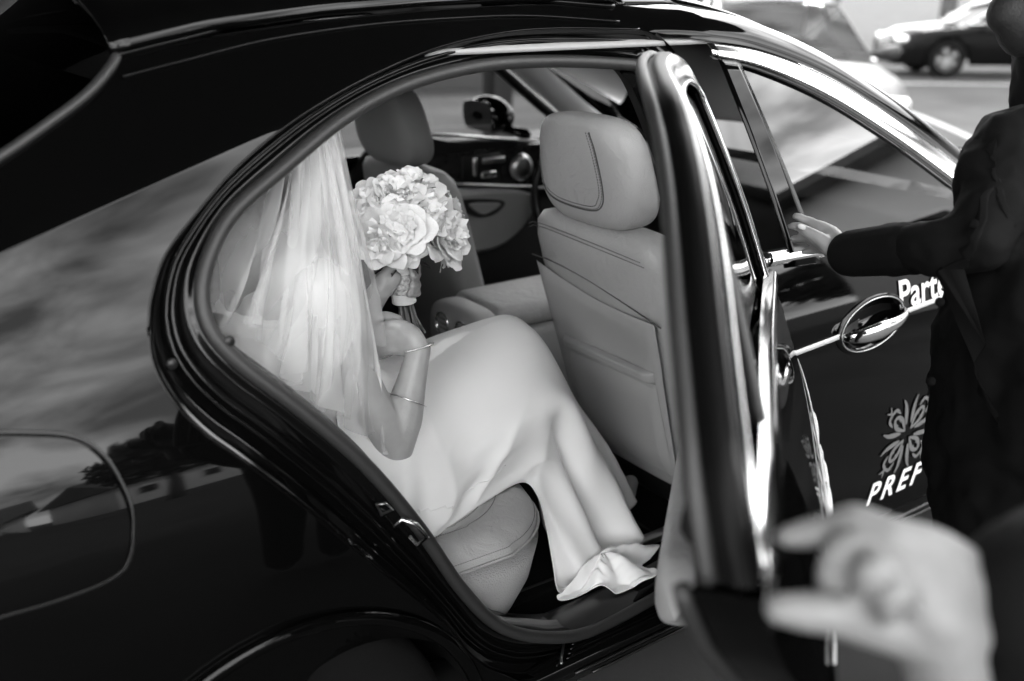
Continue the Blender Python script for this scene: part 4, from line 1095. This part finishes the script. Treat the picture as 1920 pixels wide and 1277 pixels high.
# ------------------------------------------------------------------ the bouquet
bq = thing('bouquet', 'round bouquet of pale peonies with sparkling ribbon handle held by the bride', 'bouquet', tuple(onp(755, 560, 1, .49)))
bql = Vector(bq.location)
def petalmesh(k, ruff, cup):
    rnd = random.Random(k); nn = 9; vs = []; fs = []
    for i in range(nn):
        s = i/(nn-1)
        for j in range(nn):
            u = j/(nn-1)*2-1; w = math.sin(math.pi*min(1, .12+s*.70))**.5*.70
            x = u*w; y = s; z = cup*(u*u*.45*w)+cup*.55*(s*s)*-.9+ruff*math.sin(u*7+k)*s*s+ruff*.6*math.sin(u*13+k*2)*s**3
            y -= .22*abs(u)**2.2*s-.05*s*math.cos(u*3); y += ruff*.7*math.sin(u*9+k*1.7)*s**3
            vs.append((x, y, z))
    for i in range(nn-1):
        for j in range(nn-1): fs.append((i*nn+j, i*nn+j+1, (i+1)*nn+j+1, (i+1)*nn+j))
    me = bpy.data.meshes.new('petal'); me.from_pydata(vs, [], fs); me.polygons.foreach_set('use_smooth', [True]*len(fs)); me.materials.append(PETAL); return me
PM = [petalmesh(k, .025, 1.0) for k in range(4)]; PMR = [petalmesh(k+9, .07, .8) for k in range(4)]
def peony(c, d, r, n_out, n_in, seed, openn=1.0):
    rnd = random.Random(seed); d = Vector(d).normalized(); qt = d.to_track_quat('Z', 'Y')
    core = lathe('peony', [(r*.02, r*.62), (r*.3, r*.56), (r*.5, r*.3), (r*.5, 0), (r*.2, -r*.45), (.001, -r*.5)], PETAL, bq, 14)
    core.location = Vector(c)-bql; core.rotation_mode = 'QUATERNION'; core.rotation_quaternion = qt
    tot_ = n_out+n_in
    for i in range(tot_):
        f = i/tot_; outer_ = i >= n_in
        az = i*2.39996+rnd.uniform(-.2, .2); me = rnd.choice(PM if outer_ else PMR)
        o = bpy.data.objects.new('petal', me); col.objects.link(o); o.parent = core
        tilt = (-6+46*f**1.2*openn)+rnd.uniform(-6, 6)   # degrees from the flower's axis
        s = r*(.70+.60*f)*rnd.uniform(.88, 1.1)
        rb_ = r*(.06+.50*f); base_ = Vector((math.cos(az)*rb_, math.sin(az)*rb_, r*(.30-.70*f)+.0))
        # petal local: y along length, z towards axis when cupped
        dirv = Vector((math.cos(az)*math.sin(R(tilt)), math.sin(az)*math.sin(R(tilt)), math.cos(R(tilt))))
        inw = (Vector((-math.cos(az), -math.sin(az), 0))*math.cos(R(tilt))+Vector((0, 0, 1))*math.sin(R(tilt))).normalized()
        X = dirv.cross(inw).normalized()
        M = Matrix(((X.x, dirv.x, inw.x, base_.x), (X.y, dirv.y, inw.y, base_.y), (X.z, dirv.z, inw.z, base_.z), (0, 0, 0, 1)))
        o.matrix_local = M @ Matrix.Diagonal((s*rnd.uniform(.9, 1.15), s, s*1.1*(1 if outer_ else 1.2), 1)) @ Matrix.Rotation(rnd.uniform(-.15, .15), 4, 'Y')
    return core
toC = Vector(CAM)
FL = [(745, 372, .47, .044, 10, 16, (-.1, -.5, .8)), (768, 362, .50, .050, 10, 22, (0, -.4, .9)), (708, 378, .50, .042, 10, 14, (-.6, -.4, .6)), (812, 385, .54, .044, 9, 12, (.4, -.3, .8)),
      (838, 402, .52, .040, 9, 12, (.8, -.3, .5)), (748, 428, .43, .050, 11, 12, (-.4, -.8, .3)), (826, 440, .45, .056, 12, 14, (.45, -.85, .25)), (716, 450, .44, .045, 10, 10, (-.7, -.7, -.1)),
      (760, 462, .44, .040, 9, 8, (-.1, -.9, -.35)), (793, 405, .45, .045, 9, 16, (.1, -.8, .6)), (835, 468, .50, .036, 9, 8, (.6, -.5, -.4)), (705, 415, .47, .042, 9, 10, (-.8, -.5, .2))]
for k_, (a, b_, y, r_, no, ni, d_) in enumerate(FL):
    peony(onp(a, b_, 1, y), d_, r_*.87, no, ni, k_+1, 1.0 if k_ % 3 else .8)
# stems, ribbon handle
ht, hb = Vector(onp(752, 500, 1, .49)), Vector(onp(758, 566, 1, .49)); sb = Vector(onp(772, 640, 1, .46))
axh = (hb-ht).normalized()
def ringpts(c, r, ax, n=28):
    a = Vector((1, 0, 0)).cross(ax).normalized(); b2 = ax.cross(a); return [Vector(c)+a*math.cos(t)*r+b2*math.sin(t)*r for t in np.linspace(0, 2*math.pi, n, endpoint=False)]
def band_(name, t0, t1, r, mt, rip=0):
    rows = [[tuple(p-bql) for p in ringpts(ht.lerp(hb, lerp(t0, t1, k_/10)), r*(1+rip*math.sin(k_*2.2)), axh)] for k_ in range(11)]
    return grid(name, rows, mt, bq, cu=True, thick=.001)
band_('ribbon', -.05, .22, .0235, RIBBON, .03); band_('beaded_band', .16, .74, .0255, LACE, .06); band_('ribbon', .72, 1.0, .026, RIBBON, .02)
rnd = random.Random(3)
for k_ in range(15):
    a = k_*2.4; r0 = .017*math.sqrt((k_+.5)/15); off = Vector((math.cos(a)*r0, math.sin(a)*r0, 0))
    e_ = sb+Vector((math.cos(a)*r0*1.9, math.sin(a)*r0*1.9, rnd.uniform(-.015, .02)))
    tube('stem', [tuple(ht+off*.6-bql), tuple(hb+off-bql), tuple(hb.lerp(e_, .5)+off*.2+Vector((rnd.uniform(-.003, .003),)*3)-bql), tuple(e_-bql)], [.0032, .0033, .003], STEM, bq, sides=7)
for k_ in range(8):
    a = k_*.8; p0 = ht-axh*.01; dr = Vector((math.cos(a)*.75, math.sin(a)*.6, .15)).normalized(); sd_ = dr.cross(Vector((0, 0, 1))).normalized()
    rows = [[tuple(p0+dr*(.065*s)+sd_*(.018*math.sin(math.pi*s)*u)+Vector((0, 0, -.03*s*s+.006*abs(u)))-bql) for u in (-1, 0, 1)] for s in np.linspace(0, 1, 7)]
    grid('leaf', rows, LEAF, bq)

# ------------------------------------------------------------------ the man by the front door
man = thing('person', 'man in a black buttoned jacket holding the front door window with one hand', 'person', (.25, -.42, G))
def MN(o): o.parent = man; o.matrix_parent_inverse = Matrix.Translation((-.25, .42, -G)); return o
# torso centre, facing the rear of the car
tcx, tcy = .17, -.47
cuff = ray(1592, 476, 1.93); fore = ray(1815, 455, 1.72); hipc = np.array(ray(1979, 980, 1.80)); shR = ray(1905, 275, 1.80)
palm = ray(1560, 462, 1.97)
ch = [
 {'c': [(tuple(ray(1979, 980, 1.80)), .13), (tuple(ray(2000, 700, 1.80)), .13), (tuple(ray(2010, 430, 1.82)), .125), (tuple(ray(2015, 320, 1.84)), .09)], 'flat': 1.35, 'ref': (1, 0, 0)},
 [(tuple(ray(2010, 260, 1.84)), .06), (tuple(ray(1985, 120, 1.84)), .056)],
 {'c': [(tuple(ray(1965, 70, 1.83)), .07), (tuple(ray(1968, -20, 1.83)), .09), (tuple(ray(1968, -70, 1.83)), .085)], 'flat': .85, 'ref': (1, 0, 0)},
 [(tuple(ray(1885, -50, 1.80)), .013), (tuple(ray(1868, -35, 1.79)), .014)],
 [(tuple(shR), .05), (tuple(fore+np.array([.03, .02, 0])), .028)], [(tuple(fore+np.array([.03, .02, 0])), .028), (tuple(cuff), .027)], [(tuple(cuff), .027), (tuple(palm), .024)],
 [(tuple(hipc+np.array([0, .09, -.03])), .09), (tuple(hipc+np.array([.0, .10, -.40])), .065), ((.22, -.37, .10+G), .045), ((.12, -.37, .05+G), .04)],
 [(tuple(hipc+np.array([0, -.09, -.03])), .09), (tuple(hipc+np.array([.02, -.10, -.40])), .065), ((.24, -.57, .10+G), .045), ((.14, -.57, .05+G), .04)],
 [((.20, -.68, 1.32), .052), ((.26, -.74, 1.05), .044), ((.16, -.72, .85), .03), ((.12, -.71, .78), .03)],
]
# right hand flat against the glass edge
ch.append({'c': [(tuple(ray(1580, 470, 1.94)), .026), (tuple(ray(1555, 450, 1.985)), .031), (tuple(ray(1535, 436, 2.0)), .026)], 'flat': .75, 'ref': (0, 0, 1)})
for k_, (a, b_, c_, d_) in enumerate((((1540, 425), (1515, 414), (1500, 408), (1491, 405)), ((1540, 438), (1512, 428), (1496, 424), (1482, 424)), ((1545, 452), (1520, 448), (1500, 447), (1486, 448)), ((1552, 466), (1532, 468), (1518, 470), (1508, 472)))):
    tt = (1.99, 2.01, 2.015, 2.02) if k_ == 0 else (2.02, 2.05, 2.06, 2.06)
    ch.append([(tuple(ray(*a, tt[0])), .011), (tuple(ray(*b_, tt[1])), .010), (tuple(ray(*c_, tt[2])), .009), (tuple(ray(*d_, tt[3])), .0075)])
ch.append([(tuple(ray(1560, 468, 1.95)), .018), (tuple(ray(1540, 450, 1.955)), .0145), (tuple(ray(1520, 438, 1.965)), .0125), (tuple(ray(1501, 427, 1.975)), .010)])
MN(blob('man_body', ch, SKIN2, None, vox=.0055, smooth=3))
MN(blob('thumb_nail', [[(tuple(ray(1506, 427, 1.955)), .0055), (tuple(ray(1499, 424, 1.957)), .005)]], NAIL, None, vox=.0025, smooth=1))
MN(blob('hair', [{'c': [(tuple(ray(1985, -20, 1.84)), .09), (tuple(ray(1980, -80, 1.84)), .10)], 'flat': .85, 'ref': (1, 0, 0)}], HAIR, None, vox=.012))
MN(blob('beard', [{'c': [(tuple(ray(1892, 25, 1.80)), .040), (tuple(ray(1925, 40, 1.81)), .066), (tuple(ray(1975, 40, 1.83)), .075)], 'flat': .95, 'ref': (0, 0, 1)}], BEARD, None, vox=.008))
jk = [
 {'c': [(tuple(ray(1979, 980, 1.80)), .17), (tuple(ray(1992, 800, 1.80)), .185), (tuple(ray(1998, 620, 1.80)), .175), (tuple(ray(2010, 430, 1.82)), .155), (tuple(ray(2020, 300, 1.84)), .13), (tuple(ray(2010, 215, 1.86)), .09)], 'flat': 1.38, 'ref': (1, 0, 0)},
 [(tuple(ray(2010, 240, 1.84)), .10), (tuple(ray(1985, 95, 1.84)), .082)],
 [(tuple(shR), .078), (tuple(lerp(shR, fore, .5)+np.array([.01, 0, 0])), .078), (tuple(fore+np.array([.02, -.01, 0])), .058)], [(tuple(fore+np.array([.02, -.01, 0])), .056), (tuple(lerp(fore, cuff, .35)), .054), (tuple(lerp(fore, cuff, .65)), .047)],
 [((.20, -.67, 1.31), .085), ((.27, -.74, 1.05), .068), ((.17, -.72, .86), .05)],
]
MN(blob('jacket', jk, CLOTH, None, vox=.009, smooth=4, disp=(.085, .036)))
MN(blob('cuff', [[(tuple(lerp(fore, cuff, .50)), .050), (tuple(lerp(fore, cuff, .98)), .046)]], CLOTH, None, vox=.005, smooth=2))
MN(blob('trousers', [[(tuple(hipc+np.array([0, .08, -.02])), .125), (tuple(hipc+np.array([0, .10, -.40])), .095), ((.23, -.37, .10+G), .075)], [(tuple(hipc+np.array([0, -.08, -.02])), .125), (tuple(hipc+np.array([.02, -.10, -.40])), .095), ((.25, -.57, .10+G), .075)]], CLOTH2, None, vox=.012))
jo = [o for o in bpy.data.objects if o.name.startswith('jacket')][-1]
def cloth_strip(name, pxs, w, t, n=40):
    Q = spl([tuple(ray(*p, t)) for p in pxs], n); T, U, V = frames(Q, ref=tuple(_f)); rows = [[q+v*w*k2 for k2 in (-1, -.5, 0, .5, 1)] for q, v in zip(Q, V)]
    o = MN(grid(name, rows, CLOTH)); md = o.modifiers.new('sw', 'SHRINKWRAP'); md.target = jo; md.wrap_method = 'PROJECT'; md.use_project_z = False
    md.wrap_method = 'NEAREST_SURFACEPOINT'; md.wrap_mode = 'ABOVE_SURFACE'; md.offset = .0015
    md = o.modifiers.new('so', 'SOLIDIFY'); md.thickness = .0025; md.offset = 1; return o
cloth_strip('placket', [(1850, 330), (1826, 420), (1790, 520), (1762, 600), (1748, 700), (1742, 800)], .016, 1.66)
cloth_strip('shoulder_seam', [(1835, 230), (1855, 290), (1868, 350), (1880, 420)], .004, 1.70)
for p, t in (((1826, 420), 1.66), ((1762, 566), 1.70), ((1745, 715), 1.71)):
    c = ray(*p, t); dvec = Vector(CAM-c).normalized()
    MN(lathe('button', [(.0, .003), (.006, .003), (.008, .001), (.008, -.004)], CLOTH2, None, 16, Matrix.Translation(c) @ dvec.to_track_quat('Z', 'Y').to_matrix().to_4x4()))
for y_ in (-.37, -.57):
    MN(blob('shoe', [[((.26, y_, .045+G), .045), ((.14, y_, .04+G), .045), ((.04, y_, .035+G), .04)]], PLAS, None, vox=.01))

# ------------------------------------------------------------------ helper whose blurred hand steadies the open door
hlp = thing('person', 'helper in dark sleeves whose large blurred pale hand grips the open rear door', 'person', (-.62, -1.62, G))
def HP(o): o.parent = hlp; o.matrix_parent_inverse = Matrix.Translation((.62, 1.62, -G)); return o
D0 = .74
wrH = ray(1800, 1130, D0+.03); shH = np.array([-.66, -1.42, 1.33]); elH = ray(2080, 1140, .96)
def rp(x, y, t, r): return (tuple(ray(x, y, D0+t)), r)
ch = [
 {'c': [((-.62, -1.62, .92), .13), ((-.62, -1.62, 1.12), .125), ((-.62, -1.62, 1.30), .12)], 'flat': 1.4, 'ref': (.7, .7, 0)},
 [((-.62, -1.62, 1.36), .06), ((-.63, -1.6, 1.48), .055)], [((-.63, -1.6, 1.56), .085), ((-.63, -1.61, 1.65), .095)],
 [(tuple(shH), .05), (tuple(elH), .042)], [(tuple(elH), .036), rp(1880, 1170, .06, .030), rp(1800, 1165, .03, .030)],
 [((-.50, -1.78, 1.33), .05), ((-.45, -1.85, 1.05), .042), ((-.5, -1.75, .82), .032)],
 [((-.70, -1.66, .9), .09), ((-.70, -1.66, .5), .06), ((-.70, -1.66, .06+G), .045)], [((-.52, -1.60, .9), .09), ((-.52, -1.60, .5), .06), ((-.52, -1.60, .06+G), .045)],
 # back of the hand: four metacarpals fanning from the wrist, and the heel of the palm
 [rp(1805, 1085, .03, .026), rp(1745, 1040, .01, .022), rp(1668, 1008, 0, .0165)],
 [rp(1805, 1110, .02, .027), rp(1740, 1080, .0, .023), rp(1672, 1042, -.005, .0165)],
 [rp(1800, 1140, .02, .028), rp(1745, 1120, -.005, .024), rp(1690, 1085, -.015, .016)],
 [rp(1790, 1180, .01, .028), rp(1750, 1165, -.01, .024), rp(1705, 1130, -.02, .016)],
 [rp(1745, 1180, -.0, .030), rp(1770, 1245, .01, .031), rp(1785, 1330, .02, .031)],
 # index stretched to the door edge, with joints
 [rp(1668, 1008, 0, .0165), rp(1632, 988, .005, .0140), rp(1600, 980, .01, .0150), rp(1550, 992, .02, .0120), rp(1520, 1000, .025, .0125), rp(1476, 1006, .03, .0095)],
 # middle finger bent into a hook
 [rp(1672, 1042, -.005, .0155), rp(1620, 1028, -.01, .0125), rp(1580, 1032, -.01, .0135), rp(1558, 1075, -.005, .0115), rp(1560, 1110, .0, .0105), rp(1584, 1138, .0, .0090)],
 # ring and little fingers tucked in
 [rp(1690, 1085, -.015, .0150), rp(1655, 1062, -.03, .0125), rp(1632, 1066, -.035, .0125), rp(1622, 1100, -.03, .0105), rp(1640, 1140, -.02, .0090)],
 [rp(1705, 1130, -.02, .0140), rp(1684, 1108, -.04, .0115), rp(1668, 1118, -.045, .0110), rp(1664, 1150, -.04, .0090)],
 # thumb
 [rp(1750, 1200, .0, .024), rp(1680, 1180, -.01, .0200), rp(1610, 1166, -.015, .0165), rp(1560, 1150, -.02, .0165), rp(1510, 1146, -.02, .0150), rp(1462, 1142, -.02, .0120)],
]
HP(blob('helper_body', ch, SKIN3, None, vox=.0042, smooth=3))
HP(blob('hair', [[((-.63, -1.63, 1.6), .09), ((-.63, -1.63, 1.67), .10)]], HAIR, None, vox=.012))
HP(blob('jacket', [{'c': [((-.62, -1.62, .88), .16), ((-.62, -1.62, 1.12), .15), ((-.62, -1.62, 1.30), .14), ((-.62, -1.62, 1.38), .09)], 'flat': 1.4, 'ref': (.7, .7, 0)},
     [(tuple(shH), .075), (tuple(elH), .065), (tuple(ray(2020, 1110, .80)), .080), (tuple(ray(1965, 1125, .76)), .070)], [(tuple(ray(1960, 1130, .76)), .055), (tuple(ray(1955, 1330, .78)), .055)], [((-.50, -1.78, 1.33), .075), ((-.45, -1.85, 1.05), .065), ((-.5, -1.75, .86), .05)]], CLOTH, None, vox=.01, disp=(.12, .02)))
HP(blob('trousers', [[((-.70, -1.66, .88), .12), ((-.70, -1.66, .5), .09), ((-.70, -1.66, .1+G), .07)], [((-.52, -1.60, .88), .12), ((-.52, -1.60, .5), .09), ((-.52, -1.60, .1+G), .07)]], CLOTH2, None, vox=.014))

# ------------------------------------------------------------------ parked cars in the background
def parked(loc, rz, paint, label, L=4.6, Wd=1.82, H=1.45, group='cars parked across the lot'):
    t = thing('parked_car', label, 'car', loc, rz, group)
    # body: sections along x; x forward
    xs = np.linspace(-L/2, L/2, 60)
    def belt(x): return np.interp(x, [-L/2, -L/2+.1, -1.2, .9, 1.9, L/2-.05, L/2], [.60, .88, .95, .93, .82, .66, .5])
    def hw(x): return Wd/2*np.interp(abs(x), [0, 1.6, 2.1, L/2], [1, .98, .90, .72])
    rows = []
    for x in xs:
        zb = belt(x); w = hw(x); r_ = [(x, -w*.94, .22), (x, -w, .40), (x, -w*1.0, .62), (x, -w*.985, zb-.10), (x, -w*.93, zb-.015), (x, -w*.82, zb+.012), (x, 0, zb+.05*(1 if x > .9 else .4)), (x, w*.82, zb+.012), (x, w*.93, zb-.015), (x, w*.985, zb-.10), (x, w, .62), (x, w, .40), (x, w*.94, .22)]
        # arch cut
        for wx in (-1.42, 1.38):
            d = abs(x-wx)
            if d < .37:
                za = .33+math.sqrt(.37**2-d*d)
                for i_ in (0, 1, 2, 10, 11, 12): r_[i_] = (x, r_[i_][1], max(r_[i_][2], za))
        rows.append(r_)
    grid('body', rows, paint, t)
    mk('bumper', [p for r_ in (rows[0], rows[-1]) for p in r_], [tuple(range(13)), tuple(range(13, 26))], paint, t, smooth=False)
    # greenhouse
    def gh(s, u):  # s along section profile (x,z), u across
        pass
    prof = [(1.05, .93), (.45, 1.30), (.1, H-.03), (-.4, H), (-.9, H-.03), (-1.35, 1.24), (-1.85, .98)]
    P = spl([(a, 0, b_) for a, b_ in prof], 50); rows = []
    for p in P:
        k_ = np.interp(p[2], [.93, H], [0, 1]); w = lerp(Wd/2*.86, Wd/2*.64, k_); rows.append([(p[0]*(1), u*w, p[2]+.05*(1-u*u)*(.4+.6*k_)) for u in np.linspace(-1, 1, 14)])
    n_ = len(rows); i1 = int(n_*.30); i2 = int(n_*.70)
    grid('windscreen', rows[:i1+1], GLASSD if paint is DARKCAR else GREYGL, t); grid('roof', rows[i1:i2+1], paint, t, thick=.01); grid('rear_glass', rows[i2:], GLASSD, t)
    for s in (-1, 1):
        edge_ = [r_[0 if s < 0 else -1] for r_ in rows]
        side = []
        for q in np.linspace(0, 1, 6): side.append([(p[0], s*lerp(Wd/2*.86, abs(p[1]), q), lerp(.93 if p[0] > -1.7 else .95, p[2], q)) for p in edge_])
        grid('side_glass', side, GLASSD, t)
        tube('window_chrome', edge_[2:-2], .014, CHROME if paint is DARKCAR else paint, t, sides=6)
        tube('window_chrome', [(1.05, s*Wd/2*.865, .955), (-1.8, s*Wd/2*.865, .985)], .014, CHROME, t, sides=6)
        tube('door_pillar', [(-.25, s*Wd/2*.875, .94), (-.42, s*Wd/2*.66, H-.02)], .03, RUB, t, sides=6)
        mr = MB(); v, f = tubemesh([(.78, s*Wd/2*.9, 1.0), (.78, s*(Wd/2+.05), 1.02), (.76, s*(Wd/2+.17), 1.02), (.76, s*(Wd/2+.2), 1.01)], [.02, .05, .075, .04], 10, ref=(0, 0, 1)); mr.add(v, f); mr.build('side_mirror', paint, t)
        for wx in (-1.42, 1.38):
            a, b1_, c_ = wheel(None, (wx, s*(Wd/2-.11), .33), -s, r=.33, w=.22); a.name = 'wheel'; a.parent = t; b1_.parent = a; c_.parent = a
            o = grid('arch_liner', [[(wx+.37*math.cos(q), y_, .33+.37*math.sin(q)) for q in np.linspace(0, math.pi, 18)] for y_ in (s*(Wd/2-.03), s*(Wd/2-.4))], RUB, t)
        rbox('headlight', (L/2-.16, s*Wd/2*.66, .66), (.22, .34, .13), mat('lamp_lens', .7, .1, metal=.6), t, bev=.05)
        rbox('tail_light', (-L/2+.06, s*Wd/2*.68, .78), (.12, .3, .14), mat('tail_lens', .1, .2), t, bev=.03)
        tube('door_handle', [(.1, s*(Wd/2+.005), .80), (-.12, s*(Wd/2+.005), .805)], .012, paint, t)
    rbox('grille', (L/2-.02, 0, .52), (.06, .8, .2), RUB, t, bev=.02)
    rbox('number_plate', (L/2+.02, 0, .38), (.02, .52, .11), WHITE, t, bev=.004)
    b3 = rbox('inside_mirror', (.42, 0, 1.24), (.03, .22, .06), RUB, t, bev=.015)
    rbox('cabin', (-.4, 0, .8), (2.0, 1.4, .5), PLAS, t, bev=.1)
    return t
GREYGL = glassmat('reflective_screen', .5, .80)
def gp(px, py): p = onp(px, py, 2, 0); return (p[0], p[1], 0)
def gp(px, py): p = onp(px, py, 2, G); return np.array([p[0], p[1], G])
def park_at(anchor, local, rz, *a, **k):
    c, s_ = math.cos(rz), math.sin(rz); x = anchor[0]-(local[0]*c-local[1]*s_); y = anchor[1]-(local[0]*s_+local[1]*c)
    return parked((x, y, G), rz, *a, **k)
park_at(onp(1480, 62, 2, 1.05), (.75, 0), R(233), SILVER, 'silver car facing the camera with a pale windscreen, behind the black sedan', H=1.5)
park_at(gp(1772, 147), (1.38, .91), R(141), DARKCAR, 'dark parked saloon with bright alloy wheel, beyond the silver car at top right')
park_at(onp(1250, 10, 2, .6), (0, .9), R(150), DARKCAR, 'dark parked car just visible above the sedan roof, left of the silver car')

# low wall and posts seen through the far windows
wl = thing('boundary_wall', 'low grey concrete wall seen through the far windows of the sedan', 'wall', (2, 14.5, G), R(-20))
for i_ in range(12):
    rbox('wall_panel', (-11+2.02*i_, 0, .75), (2.0, .15, 1.5), CONC, wl, bev=.01)
for i_, (px, py) in enumerate(((933, 190), (1142, 205))):
    p = ray(px, py, 9.0); t = thing('bollard_post', ['dark square post seen through the far side window above the mirror', 'dark square post seen through the windscreen beside the near headrest'][i_], 'post', (p[0], p[1], G))
    rbox('shaft', (0, 0, 1.4), (.2, .2, 2.8), DARKM, t, bev=.01); rbox('foot', (0, 0, .03), (.32, .32, .06), DARKM, t, bev=.01); rbox('cap', (0, 0, 2.83), (.26, .26, .06), DARKM, t, bev=.01)
